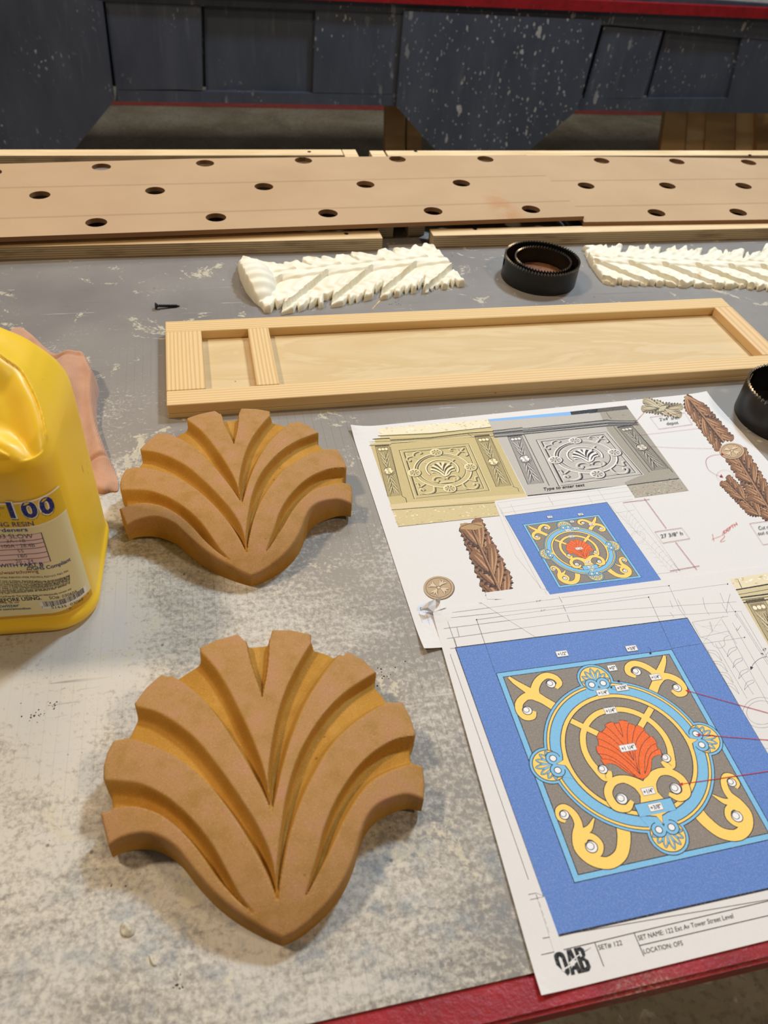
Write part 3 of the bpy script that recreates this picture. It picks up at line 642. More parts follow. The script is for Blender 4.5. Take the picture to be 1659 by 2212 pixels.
# ---- upper sheet
def build_sheet_upper():
    A = Art(ZS1); L = 1
    gb, gd, gl = (196, 178, 124), (84, 70, 40), (236, 224, 178)
    # gold photograph
    A.fill(c1, [(140, 318), (1095, 238), (1398, 838), (1150, 872), (1192, 988), (397, 1075)], gb, L)
    A.fill(c1, [(140, 318), (1095, 238), (1125, 300), (650, 342), (158, 368)], (232, 222, 190), L+1)
    speckle(A, c1, [(300, 300), (1095, 240), (1120, 298), (650, 340), (200, 350)], 160, [(206, 190, 146), (244, 240, 226), (214, 196, 160)], L+2, 3, 9)
    A.fill(c1, [(330, 905), (455, 886), (1398, 815), (1398, 842), (350, 942)], (214, 194, 148), L+1)
    A.fill(c1, [(350, 945), (1150, 888), (1192, 988), (397, 1075)], (206, 188, 140), L+1)
    speckle(A, c1, [(350, 948), (1150, 890), (1190, 985), (400, 1070)], 120, [(226, 210, 168), (190, 166, 118), (238, 226, 190)], L+2, 3, 10)
    for p, w in (([(150, 370), (650, 350), (1122, 298)], 1.0), ([(160, 393), (330, 386), (336, 400), (640, 382), (950, 345), (1150, 332)], 1.3), ([(170, 415), (340, 408), (640, 390), (960, 358), (1160, 350)], .5), ([(172, 442), (338, 436), (345, 425), (960, 376), (1165, 366)], .8),
                 ([(345, 943), (1150, 886)], .7), ([(397, 1075), (1192, 988)], .5), ([(430, 838), (455, 850), (465, 885)], .6), ([(1290, 760), (1330, 775), (1338, 800)], .5), ([(335, 450), (430, 840)], .45), ([(1120, 380), (1300, 765)], .4), ([(940, 350), (985, 380)], .5), ([(205, 310), (212, 365)], .35)):
        A.stroke(c1, p, w, (44, 36, 22), L+3, 0)
    for p in ([(160, 382), (640, 368), (1140, 316)], [(172, 428), (640, 403), (1160, 357)]): A.stroke(c1, p, .5, gl, L+4, 0)
    m = homog([(0, 0), (25, 0), (25, 27.3), (0, 27.3)], [(412, 482), (940, 432), (1098, 788), (527, 850)])
    emboss(A, lambda x, y: c1(*m(x, y)), L+4, gb, gd, gl)
    pilaster(A, c1, [(232, 455), (316, 450), (412, 815), (326, 824)], L+4, gb, gd, gl)
    pilaster(A, c1, [(1010, 382), (1100, 374), (1258, 740), (1168, 748)], L+4, gb, gd, gl)
    # grey photograph
    sb, sd, sl_ = (186, 180, 172), (50, 46, 44), (232, 228, 222)
    A.fill(c2, [(-18, 183), (475, 137), (810, 100), (1185, 610), (845, 655), (815, 575), (220, 640)], sb, L+8)
    A.fill(c2, [(640, 118), (810, 100), (1185, 610), (845, 655), (800, 560), (905, 515), (700, 250)], (158, 150, 136), L+9)
    A.fill(c2, [(-18, 183), (475, 137), (482, 157), (-2, 194)], (128, 178, 232), L+9)
    A.fill(c2, [(475, 137), (640, 118), (640, 140), (482, 157)], (38, 38, 42), L+10); A.fill(c2, [(575, 125), (810, 100), (826, 122), (590, 148)], (88, 80, 74), L+9)
    A.fill(c2, [(815, 575), (1125, 537), (1185, 610), (845, 655)], (168, 158, 140), L+10)
    speckle(A, c2, [(815, 580), (1125, 540), (1180, 608), (850, 650)], 220, [(140, 130, 112), (196, 188, 170), (120, 112, 98)], L+11, 2, 5)
    speckle(A, c2, [(700, 150), (800, 130), (1180, 600), (1040, 560)], 200, [(130, 122, 110), (190, 184, 172)], L+11, 2, 6)
    A.fill(c2, [(10, 255), (700, 185), (872, 195), (880, 215), (700, 225), (20, 290)], (112, 108, 104), L+10)
    for p, w in (([(12, 252), (190, 232), (192, 240), (700, 186), (720, 196), (870, 192)], 1.1), ([(18, 268), (190, 250), (196, 262), (700, 206), (880, 204)], 1.3), ([(22, 290), (105, 285), (190, 276), (200, 272), (700, 222), (885, 216)], .9), ([(220, 640), (815, 578), (1125, 537)], 1.2),
                 ([(200, 275), (350, 580)], .7), ([(690, 140), (720, 182)], .5), ([(840, 215), (1090, 500)], .6), ([(735, 225), (950, 500)], .6), ([(105, 285), (222, 570)], .5)):
        A.stroke(c2, p, w, (30, 28, 30), L+11, 0)
    for p in ([(15, 260), (190, 242), (700, 197), (860, 198)], [(22, 280), (190, 266), (700, 214)]): A.stroke(c2, p, .45, sl_, L+12, 0)
    m2 = homog([(0, 0), (25, 0), (25, 27.3), (0, 27.3)], [(278, 308), (688, 262), (898, 510), (412, 578)])
    emboss(A, lambda x, y: c2(*m2(x, y)), L+12, sb, sd, sl_)
    pilaster(A, c2, [(112, 292), (178, 285), (302, 552), (228, 560)], L+12, sb, sd, sl_)
    pilaster(A, c2, [(772, 236), (838, 226), (1042, 468), (968, 478)], L+12, (166, 158, 142), sd, (214, 206, 190))
    A.text(c2, 'Type to enter text', (316, 610), (562, 583), 18, (14, 14, 16), L+40, .01)
    # drawing
    m3 = homog([(0, 0), (25, 0), (25, 27.3), (0, 27.3)], [(190, 812), (648, 752), (905, 1130), (406, 1192)])
    mp = lambda x, y: c2(*m3(x, y))
    A.fill(c2, [(22, 680), (812, 575), (855, 640), (1120, 1092), (310, 1200), (150, 1000)], PAPER, L+12)
    for p in ([(35, 683), (345, 640), (820, 590)], [(55, 715), (830, 612)], [(60, 745), (850, 640)], [(120, 690), (180, 812)], [(640, 600), (745, 760)], [(40, 690), (78, 765)], [(75, 760), (300, 1195)], [(60, 720), (80, 760)], [(705, 690), (1115, 1100)], [(790, 690), (1130, 1090)], [(845, 685), (1135, 1095)], [(715, 700), (985, 1120)], [(712, 690), (850, 660)], [(740, 745), (860, 725)], [(580, 635), (610, 690)]):
        A.stroke(c2, p, .16, (110, 110, 116), L+13, 0)
    A.stroke(c2, [(342, 642), (358, 670)], .2, K, L+14, 0); A.stroke(c2, [(362, 676), (374, 696)], .2, K, L+14, 0)
    A.stroke(c2, [(880+44*math.cos(a), 890+38*math.sin(a)) for a in np.linspace(0, 6.28, 30)], .12, (120, 120, 124), L+14, 0)
    A.stroke(c2, [(880+34*math.cos(a), 890+29*math.sin(a)) for a in np.linspace(0, 6.28, 30)], .1, (120, 120, 124), L+14, 0)
    for i in range(6):
        for x0, y0 in ((755+i*16, 740+i*22), (905+i*22, 930+i*26)):
            if y0 > 1070: continue
            A.stroke(c2, [(x0, y0), (x0+30, y0+4), (x0+52, y0+30)], .1, (130, 130, 134), L+14, 5); A.stroke(c2, [(x0+88, y0-14), (x0+62, y0+2), (x0+58, y0+32)], .1, (130, 130, 134), L+14, 5)
    panel_art(A, mp, L+14, 1.3)
    panel_labels(A, mp, L+50)
    # callouts in red
    RD = (158, 26, 44); LR = L+60
    for p, w in (([(790, 683), (950, 663)], .45), ([(918, 657), (1050, 838)], .45), ([(1104, 918), (1232, 1084)], .45), ([(1072, 1092), (1248, 1061)], .45), ([(932, 128), (842, 225)], .3), ([(855, 284), (1255, 237)], .22), ([(905, 345), (1140, 356), (1345, 360)], .22)):
        A.stroke(c2, p, w, RD, LR, 0)
    A.stroke(c2, [(1385, 393), (1320, 402), (1287, 430), (1300, 482), (1340, 512), (1380, 527)], .3, RD, LR, 8)
    A.fill(c2, [(1395, 393), (1378, 386), (1380, 401)], RD, LR); A.fill(c2, [(1390, 532), (1368, 528), (1378, 514)], RD, LR)
    for k in range(26):
        a = k*2*math.pi/26; A.stroke(c2, [(1400+50*math.cos(a), 522+34*math.sin(a)), (1400+50*math.cos(a+.13), 522+34*math.sin(a+.13))], .25, RD, LR+14, 0)
    for q in ([(980, 858), (1142, 834), (1190, 898), (1028, 925)], [(953, 172), (1160, 145), (1205, 215), (1005, 243)], [(1548, 808), (1790, 775), (1850, 900), (1628, 935)]):
        A.stroke(c2, q, .4, RD, LR+2, 0, False, True)
    A.text(c2, '27 3/8" h', (1020, 895), (1150, 876), 22, K, LR+3, 0, (-.35, -1)); A.text(c2, "2'x4\" arch", (1012, 194), (1128, 181), 18, K, LR+3, 0, (-.35, -1)); A.text(c2, 'depot', (1054, 219), (1124, 211), 18, K, LR+3, 0, (-.35, -1))
    A.text(c2, 'Cut r', (1604, 846), (1662, 838), 22, K, LR+3, 0, (-.35, -1)); A.text(c2, 'out o', (1600, 878), (1662, 869), 22, K, LR+3, 0, (-.35, -1))
    for p in ([(1325, 870), (1334, 912)], [(1322, 902), (1375, 882)], [(1378, 880), (1390, 874), (1398, 886), (1372, 916), (1402, 910)], [(1390, 858), (1386, 872)], [(1398, 856), (1394, 870)]): A.stroke(c2, p, .3, (206, 60, 70), LR+3, 4)
    A.text(c2, 'DEPTH', (1398, 868), (1476, 815), 20, (206, 60, 70), LR+3, 0, (-.5, -.8))
    # carved ornaments
    br = ((64, 40, 26), (134, 92, 60), (186, 142, 102))
    acanthus(A, c1, (1195, 1590), (965, 1075), 105, 62, 5, L+3, br, -1)
    A.fill(c1, [(880, 1050), (1040, 1042), (1070, 1075), (1000, 1100), (885, 1095)], (176, 142, 96), L+16); A.stroke(c1, [(885, 1075), (960, 1052), (1050, 1068)], .8, (104, 70, 40), L+17)
    A.fill(c1, [(1075, 1588), (1310, 1558), (1318, 1640), (1090, 1640)], PAPER, L+17)
    acanthus(A, c2, (1395, 320), (1190, 65), 62, 45, 6, L+3, br, 1); acanthus(A, c2, (1470, 400), (1700, 770), 62, 62, 8, L+3, br, 1)
    acanthus(A, c2, (1405, 552), (1590, 740), 32, 38, 6, L+3, br, 1)
    rosette(A, c2, (1442, 372), 74, 48, L+18, (192, 162, 126), (98, 72, 50), (218, 192, 158))
    rosette(A, c1, (712, 1550), 118, 90, L+18, (184, 158, 124), (96, 76, 54), (214, 192, 160))
    acanthus(A, c2, (1028, 118), (925, 98), 24, 30, 2, L+3, ((80, 70, 56), (164, 150, 122), (206, 194, 164)), -1); acanthus(A, c2, (1028, 118), (1128, 130), 24, 30, 2, L+3, ((80, 70, 56), (164, 150, 122), (206, 194, 164)), -1)
    A.disc(c2, (1028, 115), 16, (196, 182, 150), L+16, 12, 20)
    A.text(c1, 'Ek', (570, 1728), (610, 1722), 26, K, L+4)
    A.fill(c1, [(540, 1680), (700, 1660), (760, 1900), (610, 1930)], (216, 218, 228), L+2)
    for p, w in (([(598, 1870), (650, 1862)], .5), ([(632, 1952), (690, 1940)], .6), ([(560, 1740), (640, 2000)], .1), ([(600, 1690), (660, 1900)], .12)): A.stroke(c1, p, w, K, L+4, 0)
    return A
def build_sheet_lower():
    A = Art(ZS2); L = 1
    m = homog([(0, 0), (25, 0), (25, 27.3), (0, 27.3)], [(1070.5, 1454), (1451, 1402.5), (1680, 1811), (1240, 1908.5)])
    mp = lambda x, y: P(*m(x, y), ZS2)
    # photograph at the right edge (drawing overlaps it)
    gb, gd, gl = (206, 190, 148), (84, 70, 44), (240, 230, 200)
    A.fill(c5, [(1345, 118), (1900, 25), (2500, 1000), (1790, 900), (1659, 690)], gb, L)
    A.fill(c5, [(1345, 118), (1900, 25), (1940, 95), (1380, 205)], (226, 212, 178), L+1)
    for p, w in (([(1380, 208), (1940, 112)], 1.3), ([(1410, 245), (1950, 150)], .5), ([(1425, 270), (1690, 235), (1960, 190)], 1.4), ([(1435, 290), (1700, 255), (1960, 205)], .6), ([(1440, 312), (1700, 280), (1960, 235)], 1.2), ([(1410, 115), (1445, 190)], .6), ([(1620, 290), (1900, 740)], .5)): A.stroke(c5, p, w, (34, 28, 22), L+2, 0)
    speckle(A, c5, [(1350, 120), (1900, 30), (1930, 90), (1380, 200)], 110, [(200, 180, 136), (242, 236, 216)], L+2, 5, 14)
    pilaster(A, c5, [(1510, 322), (1625, 305), (1990, 960), (1880, 985)], L+3, gb, gd, gl)
    # drawing ground and dimension lines
    A.fill(c5, [(-700, 300), (1318, 118), (1345, 118), (1800, 900), (1900, 1500), (1200, 1500)], PAPER, L+16)
    lw = .22; G_ = (70, 70, 78)
    def ln(p, w=lw, c=G_, mpp=c3, s=0): A.stroke(mpp, p, w, c, L+17, s)
    for p in ([(133, 187), (672, 116)], [(684, 112), (1191, 56)], [(115, 212), (690, 150), (1471, 47)], [(128, 258), (705, 186), (1510, 132)], [(283, 216), (700, 160), (1095, 110)], [(143, 305), (720, 225), (1535, 176)], [(158, 352), (187, 350)],
              [(133, 187), (190, 350)], [(283, 216), (370, 465)], [(190, 252), (201, 297)], [(178, 302), (190, 346)], [(1191, 56), (1243, 170), (1275, 212)], [(1230, 118), (1268, 190)], [(1095, 110), (1205, 352)], [(1195, 125), (1210, 162)], [(1432, 90), (1450, 135)], [(1440, 140), (1470, 190)], [(370, 465), (1205, 352), (1548, 300)],
              [(1300, 228), (1470, 200)], [(1300, 228), (1340, 300)], [(1340, 300), (1470, 270)], [(1440, 215), (1510, 330)], [(1470, 130), (1659, 430)], [(1510, 182), (1659, 415)], [(1490, 230), (1680, 560)], [(1530, 178), (1700, 470)],
              [(1355, 330), (1700, 930)], [(1410, 330), (1560, 590)], [(1425, 320), (1590, 570)], [(1470, 270), (1700, 690)], [(1700, 950), (1640, 860)],
              [(158, 378), (528, 1443)]): ln(p)
    for p in ([(672, 108), (687, 136)], [(690, 147), (705, 178)], [(710, 193), (723, 225)]): ln(p, .35, K)
    for p in ([(1345, 250), (1440, 240)], [(1305, 232), (1465, 290)], [(1345, 335), (1450, 195)], [(1395, 280), (1380, 225)]): ln(p, .12, (120, 116, 112))
    for x, y in ((133, 187), (283, 216), (1191, 56), (1095, 110), (1468, 48), (1505, 178), (1548, 300)): A.disc(c3, (x, y), 3.2, K, L+18)
    A.text(c3, "2'-9\"", (564, 133), (588, 130), 7, K, L+18, .01); A.text(c3, "2'-1\"", (586, 177), (608, 174), 7, K, L+18, .01)
    for i in range(4):
        x0, y0 = 1378+i*27, 360+i*52
        ln([(x0, y0), (x0+38, y0+8), (x0+64, y0+52)], lw, G_, c3, 6); ln([(x0, y0), (x0-2, y0+10), (x0+28, y0+18), (x0+64, y0+52)], lw, G_, c3, 6)
        ln([(x0+130, y0-16), (x0+98, y0-2), (x0+88, y0+32)], lw, G_, c3, 6); ln([(x0+130, y0-16), (x0+132, y0-4), (x0+108, y0+10), (x0+88, y0+32)], lw, G_, c3, 6)
    ln([(1395, 330), (1410, 345), (1435, 350), (1455, 335), (1450, 312)], lw, G_, c3, 6); ln([(1345, 300), (1375, 310), (1400, 330)], lw, G_, c3, 5); ln([(1450, 312), (1455, 300), (1475, 290)], lw, G_, c3, 5)
    for rx, ry in ((88, 72), (70, 56)): ln([(1628+rx*math.cos(a), 655+ry*math.sin(a)) for a in np.linspace(0, 6.29, 40)], lw, G_)
    # pencil and pen marks
    PN = (60, 56, 56)
    for p in ([(1480, 95), (1468, 140), (1462, 180)], [(1350, 110), (1362, 160), (1382, 195)], [(1195, 180), (1215, 205)], [(1285, 245), (1310, 268)], [(1385, 225), (1398, 275)], [(1502, 190), (1515, 208)], [(1512, 255), (1508, 265), (1520, 262)], [(1530, 245), (1512, 272)]): ln(p, .22, PN, c3, 5)
    ln([(1655, 390), (1620, 400), (1590, 425), (1580, 445)], .35, K, c3, 6); A.fill(c3, [(1576, 455), (1574, 436), (1590, 442)], K, L+18)
    A.text(c3, '15', (1636, 382), (1652, 352), 14, K, L+18, 0, (-.9, -.4)); ln([(1645, 392), (1659, 368)], .2, K)
    panel_art(A, mp, L+17, 1.0)
    for p in ([(283, 216), (370, 465)], [(1095, 110), (1205, 352)], [(1205, 352), (1340, 330)]): A.stroke(c3, p, lw, K, L+22, 0)
    panel_labels(A, mp, L+52)
    for p in ([(1088, 345), (1102, 355), (1103, 374)], [(943, 548), (925, 545), (918, 536)], [(965, 538), (966, 520), (955, 510)]): A.stroke(c3, p, .15, K, L+54, 5)
    for x, y in ((1103, 375), (918, 536), (953, 508)): A.disc(c3, (x, y), 5, K, L+54)
    RD = (190, 22, 40)
    for a, b in (((1268, 550), (1720, 675)), ((1318, 760), (1720, 790)), ((1235, 996), (1720, 924))):
        A.stroke(c3, [a, b], .5, RD, L+58, 0); a = np.array(a, float); d = np.array(b)-a; d = d/np.hypot(*d); n = np.array([-d[1], d[0]])
        A.fill(c3, [tuple(a), tuple(a+d*20+n*8), tuple(a+d*20-n*8)], RD, L+58)
    # left cut marks
    for p in ([(355, 585), (397, 577)], [(365, 613), (443, 597)], [(397, 577), (443, 597)], [(398, 585), (408, 612)]): A.stroke(c4, p, .2, K, L+22, 0)
    for k in range(4):
        t0 = .08+k*.23; A.stroke(c4, [(408+65*t0, 612+195*t0), (408+65*(t0+.15), 612+195*(t0+.15))], .14, K, L+22, 0)
    # title block
    for p, w in (([(433, 823), (1700, 538+68)], .28), ([(425, 914), (716, 845), (930, 793), (1700, 610)], .38), ([(716, 845), (766, 976)], .38), ([(930, 793), (984, 920)], .38), ([(962, 862), (1700, 690)], .38), ([(430, 925), (470, 1055)], .08)):
        A.stroke(c4, p, w, K if w > .3 else (60, 60, 66), L+18, 0)
    up = (-.32, -1); DG = (66, 64, 68)
    A.text(c4, 'SET# 122', (740, 887), (868, 858), 27, DG, L+19, 0, up)
    A.text(c4, 'SET NAME: 122 Ext Av Tower Street Level', (956, 835), (1472, 712), 27, DG, L+19, 0, up)
    A.text(c4, 'LOCATION: OFS', (986, 908), (1198, 860), 27, DG, L+19, 0, up)
    lg = homog([(0, 0), (100, 0), (100, 100), (0, 100)], [(484, 905), (655, 866), (700, 998), (528, 1040)]); ml = lambda x, y: c4(*lg(x, y))
    BK = (18, 18, 22)
    A.fill(ml, [(2, 20), (8, 4), (20, 0), (30, 6), (35, 22), (35, 80), (29, 95), (18, 100), (7, 95), (2, 80)], BK, L+20, 4); A.fill(ml, [(14, 28), (18, 18), (23, 28), (23, 72), (18, 82), (14, 72)], PAPER, L+21)
    A.fill(ml, [(35, 100), (45, 0), (60, 0), (70, 100), (57, 100), (55, 82), (49, 82), (47, 100)], BK, L+20); A.fill(ml, [(50, 66), (52.5, 28), (55, 66)], PAPER, L+21)
    A.fill(ml, [(68, 0), (90, 0), (98, 12), (97, 36), (91, 46), (100, 58), (101, 86), (92, 100), (70, 100)], BK, L+20)
    A.fill(ml, [(80, 16), (85, 18), (86, 36), (80, 40)], PAPER, L+21); A.fill(ml, [(81, 56), (87, 58), (88, 80), (82, 84)], PAPER, L+21)
    A.fill(ml, [(8, 72), (44, 58), (38, 52), (72, 30), (58, 46), (68, 50), (40, 74), (46, 64), (10, 77)], PAPER, L+22); A.stroke(ml, [(66, 36), (86, 26)], 4, PAPER, L+22, 0, True)
    A.stroke(ml, [(-14, 84), (12, 75)], [.5, 3], BK, L+23, 0, True); A.stroke(ml, [(84, 27), (122, 12)], [3, .5], BK, L+23, 0, True)
    return A
# ------------------------------------------------------------------ setting
FZ = -.90
def quad_me(name, pts):
    me = bpy.data.meshes.new(name); me.from_pydata([tuple(map(float, p)) for p in pts], [], [tuple(range(len(pts)))]); me.update(); return me
fl = link('floor', box_me('floor', -6, 9, -3, 14, FZ-.1, FZ, 0), M['floor']); fl['kind'] = 'structure'
ln_ = [P(235, 216.5, FZ+.002), P(1440, 233, FZ+.002), P(1440, 249, FZ+.002), P(235, 226, FZ+.002)]
ln_ = link('painted_line', prism_me('painted_line', [tuple(p) for p in ln_], FZ, FZ+.002), m_simple('dull_red_floor_paint', (150, 52, 52), .6, 0, (168, 74, 70), 20))
tag(ln_, 'dull red painted line on the concrete floor beyond the navy table skirt', 'floor marking')
# ------------------------------------------------------------------ work table in the foreground
TX0, TX1, TY0, TY1 = -1.05, 1.75, .0872, 1.374
wt = thing('work_table', 'large worn grey work table with red front edge under all the castings', 'table', (0, 0, FZ))
def child(name, me, mat, par):
    o = link(name, me, mat); o.parent = par; o.location = -Vector(par.location); return o
child('tabletop', box_me('tabletop', TX0, TX1, .1075, TY1, -.019, 0, 0), M['table'], wt)
child('edge_strip', box_me('edge_strip', TX0, TX1, TY0, .1073, -.020, .0004, .0022, 2), M['red'], wt)['label'] = 'chipped red painted front edge'
for x in (TX0+.12, TX1-.12):
    for y in (TY0+.22, TY1-.12): child('leg', box_me('leg', x-.045, x+.045, y-.045, y+.045, FZ, -.11, .003), M['wood'], wt)
child('apron', box_me('apron', TX0+.08, TX1-.08, TY0+.19, TY0+.215, -.11, -.019, .002), M['wood'], wt)
child('apron', box_me('apron', TX0+.08, TX1-.08, TY1-.10, TY1-.075, -.11, -.019, .002), M['wood'], wt)
# ------------------------------------------------------------------ background table with navy skirt
A_ = P(760, 0, -.03); B_ = P(1659, 38, -.03); TD = (B_-A_)/np.hypot(*(B_-A_)); TN = np.array([-TD[1], TD[0]])   # TN points away from the camera
bt = thing('skirted_table', 'grey bench with a navy paint-splattered plywood skirt and red top edge', 'table', (float(A_[0]), float(A_[1]), FZ))
def vplate(name, px, off, th, mat, par=None, lab=None):
    """board in the skirt plane: outline read on the plane, given real thickness away from the viewer"""
    o = A_+TN*off; q = [PV(x, y, o, TN) for x, y in px]
    q2 = [p+np.array([TN[0], TN[1], 0])*th for p in q]; n = len(q)
    me = bpy.data.meshes.new(name); me.from_pydata([tuple(map(float, p)) for p in q+q2], [], [tuple(range(n)), tuple(range(2*n-1, n-1, -1))]+[(i, n+i, n+(i+1) % n, (i+1) % n) for i in range(n)])
    bm = bmesh.new(); bm.from_mesh(me); bmesh.ops.recalc_face_normals(bm, faces=bm.faces); bm.to_mesh(me); bm.free()
    ob = child(name, me, mat, par or bt)
    if lab: ob['label'] = lab
    return ob
def tbl(s, y, z): p = A_+TD*s+TN*y; return (p[0], p[1], z)
def tbox(name, s0, s1, y0, y1, z0, z1, mat, par=None):
    me = bpy.data.meshes.new(name); v = [tbl(s, y, z) for s in (s0, s1) for y in (y0, y1) for z in (z0, z1)]
    me.from_pydata([tuple(map(float, p)) for p in v], [], [(0, 1, 3, 2), (4, 6, 7, 5), (0, 4, 5, 1), (2, 3, 7, 6), (0, 2, 6, 4), (1, 5, 7, 3)]); me.update()
    return child(name, me, mat, par or bt)
tbox('bench_top', -3.0, 3.2, .012, 1.25, -.012, 0, M['bench'])
tbox('edge_strip', -3.0, 3.2, -.022, .012, -.030, .001, M['red'])['label'] = 'red painted top edge'
BD = .004
vplate('top_rail', [(-700, -160), (2100, 40), (2100, 130), (1440, 65), (1296, 52), (874, 30), (222, 3), (-700, -40)], 0, .02, M['blue'])
vplate('end_panel', [(-420, -70), (221, 2), (246, 218), (165, 318), (60, 447), (-420, 470)], -.014, .034, M['blue'])
vplate('end_panel', [(873, 24), (1301, 44), (1248, 237), (1148, 321), (1040, 412), (1012, 412), (936, 320), (856, 230)], -.014, .034, M['blue'])
vplate('bottom_rail', [(251, 195), (868, 205), (868, 229), (249, 219)], .001, .02, M['blue'])
vplate('bottom_rail', [(1256, 214), (2050, 212), (2050, 252), (1248, 238)], .001, .02, M['blue'])
vplate('stile', [(227, 4), (434, 13), (438, 193), (251, 194)], .002, .018, M['blue'])
vplate('stile', [(682, 22), (872, 31), (858, 204), (676, 200)], .002, .018, M['blue'])
vplate('stile', [(1305, 57), (1432, 68), (1388, 212), (1261, 214)], .002, .018, M['blue'])
vplate('stile', [(1606, 72), (1800, 82), (1740, 214), (1572, 214)], .002, .018, M['blue'])
vplate('backing_panel', [(190, 2), (1640, 70), (1600, 206), (1250, 206), (1240, 196), (870, 196), (860, 190), (215, 186)], .034, .006, M['blue'])
vplate('recessed_panel', [(441, 8), (690, 16), (684, 206), (445, 200)], .020, .010, M['blue'])
vplate('recessed_panel', [(1440, 60), (1615, 66), (1580, 224), (1396, 220)], .020, .010, M['blue'])
for px in ([(834, 200), (874, 200), (876, 470), (830, 470)], [(880, 205), (908, 205), (914, 470), (878, 470)]):
    vplate('leg', px, .30, .04, M['wood'])
ct = thing('lumber_crate', 'rough wooden crate on the floor beneath the navy skirt at right', 'crate', (float(A_[0]+TN[0]*.5), float(A_[1]+TN[1]*.5), FZ))
for px, mt, off in (([(1446, 190), (1488, 190), (1462, 560), (1392, 560)], 'wood', .24), ([(1490, 190), (1528, 190), (1506, 560), (1464, 560)], 'wood2', .26), ([(1530, 190), (1590, 190), (1580, 560), (1508, 560)], 'wood', .25), ([(1592, 190), (1634, 190), (1632, 560), (1582, 560)], 'wood2', .27), ([(1636, 190), (1760, 190), (1790, 560), (1634, 560)], 'wood', .24)):
    vplate('slat', px, off, .03, M[mt], ct)
# ------------------------------------------------------------------ plywood ladder frames and perforated boards
RZ = .0185
def wbox(name, x0, x1, y0, y1, z0, z1, mat, par, bev=.0007): return child(name, box_me(name, x0, x1, y0, y1, z0, z1, bev), mat, par)
def ladder(name, label, x0, x1, cx0, cx1, xe_near, xe_far):
    t = thing(name, label, 'wooden frame', ((x0+x1)/2, 1.18, 0), 0, 'plywood frames under the perforated boards')
    wbox('rail', x0, xe_near[1] if xe_near[1] else x1, 1.0135, 1.0385, 0, RZ, M['ply'], t); wbox('rail', x0 if xe_far[0] is None else xe_far[0], xe_far[1], 1.332, 1.360, 0, RZ, M['ply'], t)
    wbox('cross_piece', cx0, cx1, 1.0395, 1.331, 0, RZ, M['ply'], t); return t
tA = thing('plywood_frame', 'left plywood frame, ending at the gap behind the white carving', 'wooden frame', (-.1, 1.18, 0), 0, None)
wbox('rail', -.78, .2462, 1.0125, 1.0385, 0, RZ, M['ply'], tA); wbox('rail', -.78, .2465, 1.334, 1.3605, 0, RZ, M['ply'], tA)
wbox('cross_piece', .2475, .2715, 1.0545, 1.3605, 0, RZ, M['ply'], tA); wbox('cross_piece', -.75, -.725, 1.0395, 1.333, 0, RZ, M['ply'], tA)
tB = thing('plywood_frame', 'right plywood frame, near end behind the black hole saw', 'wooden frame', (.8, 1.18, 0))
wbox('rail', .3205, 1.35, 1.0165, 1.0385, 0, RZ, M['ply'], tB); wbox('rail', .3225, 1.35, 1.330, 1.3555, 0, RZ, M['ply'], tB)
wbox('cross_piece', .2945, .3195, 1.058, 1.3555, 0, RZ, M['ply'], tB); wbox('cross_piece', 1.30, 1.325, 1.0395, 1.329, 0, RZ, M['ply'], tB)
for (px, py), tt in (((668, 328), tA), ((898, 327), tB), ((748, 505), tA), ((1026, 495), tB), ((1620, 335), tB)):
    x, y = P(px, py, RZ); bm = bmesh.new(); bmesh.ops.create_cone(bm, cap_ends=True, segments=14, radius1=.0024, radius2=.0032, depth=.001)
    for v in bm.verts: v.co += Vector((x, y, RZ))
    child('screw_head', bm_new('screw_head', bm), M['screw'], tt)
def perforated(name, corners, holes, r, z0, z1, label, ang):
    o2 = np.array(corners[0]); c, s = math.cos(-ang), math.sin(-ang)
    loc = lambda p: ((p[0]-o2[0])*c-(p[1]-o2[1])*s, (p[0]-o2[0])*s+(p[1]-o2[1])*c)
    out = [loc(p) for p in corners]; hl = []
    for h in holes:
        q = loc(h); hl.append([(q[0]+r*math.cos(k*2*math.pi/32), q[1]+r*math.sin(k*2*math.pi/32)) for k in range(32)])
    loops = [out]+hl; fl_ = [p for l in loops for p in l]
    tr = tessellate_polygon([[Vector((p[0], p[1], 0)) for p in l] for l in loops]); n = len(fl_)
    V = [(p[0], p[1], z1) for p in fl_]+[(p[0], p[1], z0) for p in fl_]; F = [tuple(t) for t in tr]+[tuple(n+i for i in reversed(t)) for t in tr]; b = 0
    for l in loops:
        for i in range(len(l)): a_, b_ = b+i, b+(i+1) % len(l); F.append((a_, b_, n+b_, n+a_))
        b += len(l)
    me = bpy.data.meshes.new(name); me.from_pydata([tuple(map(float, v)) for v in V], [], F); me.update()
    bm = bmesh.new(); bm.from_mesh(me); bmesh.ops.recalc_face_normals(bm, faces=bm.faces); bm.to_mesh(me); bm.free()
    o = link(name, me, M['mdf'], None, (o2[0], o2[1], 0), ang); tag(o, label, 'board', 'perforated fibreboards lying across the plywood frames'); return o
zA = RZ+.0127; zB = RZ+.0062
def PH(l, z): return [P(x, y, z) for x, y in l]
rows = [(219, 360.5), (443, 352.5), (655.5, 346.5), (858.5, 343.5), (1048.5, 343.5), (86, 421.3), (335, 411.8), (570, 403), (789.5, 398.2), (996.5, 395.5), (208, 480.5), (466.5, 469.5), (708.5, 460.7), (935.5, 455.8), (1147, 452), (-18, 372), (-190, 432), (-72, 493)]
cA = PH([(1262, 467), (1137, 334.5), (420, 342.5), (0, 354), (-330, 362), (-330, 526), (0, 512.5)], zA)
rowsB = [(1299.5, 347), (1462, 348.8), (1617, 350.6), (1266, 401), (1441.5, 401), (1606, 401.5), (1418, 459.5), (1594.5, 458.3), (1770, 352.5), (1768, 402), (1765, 457)]
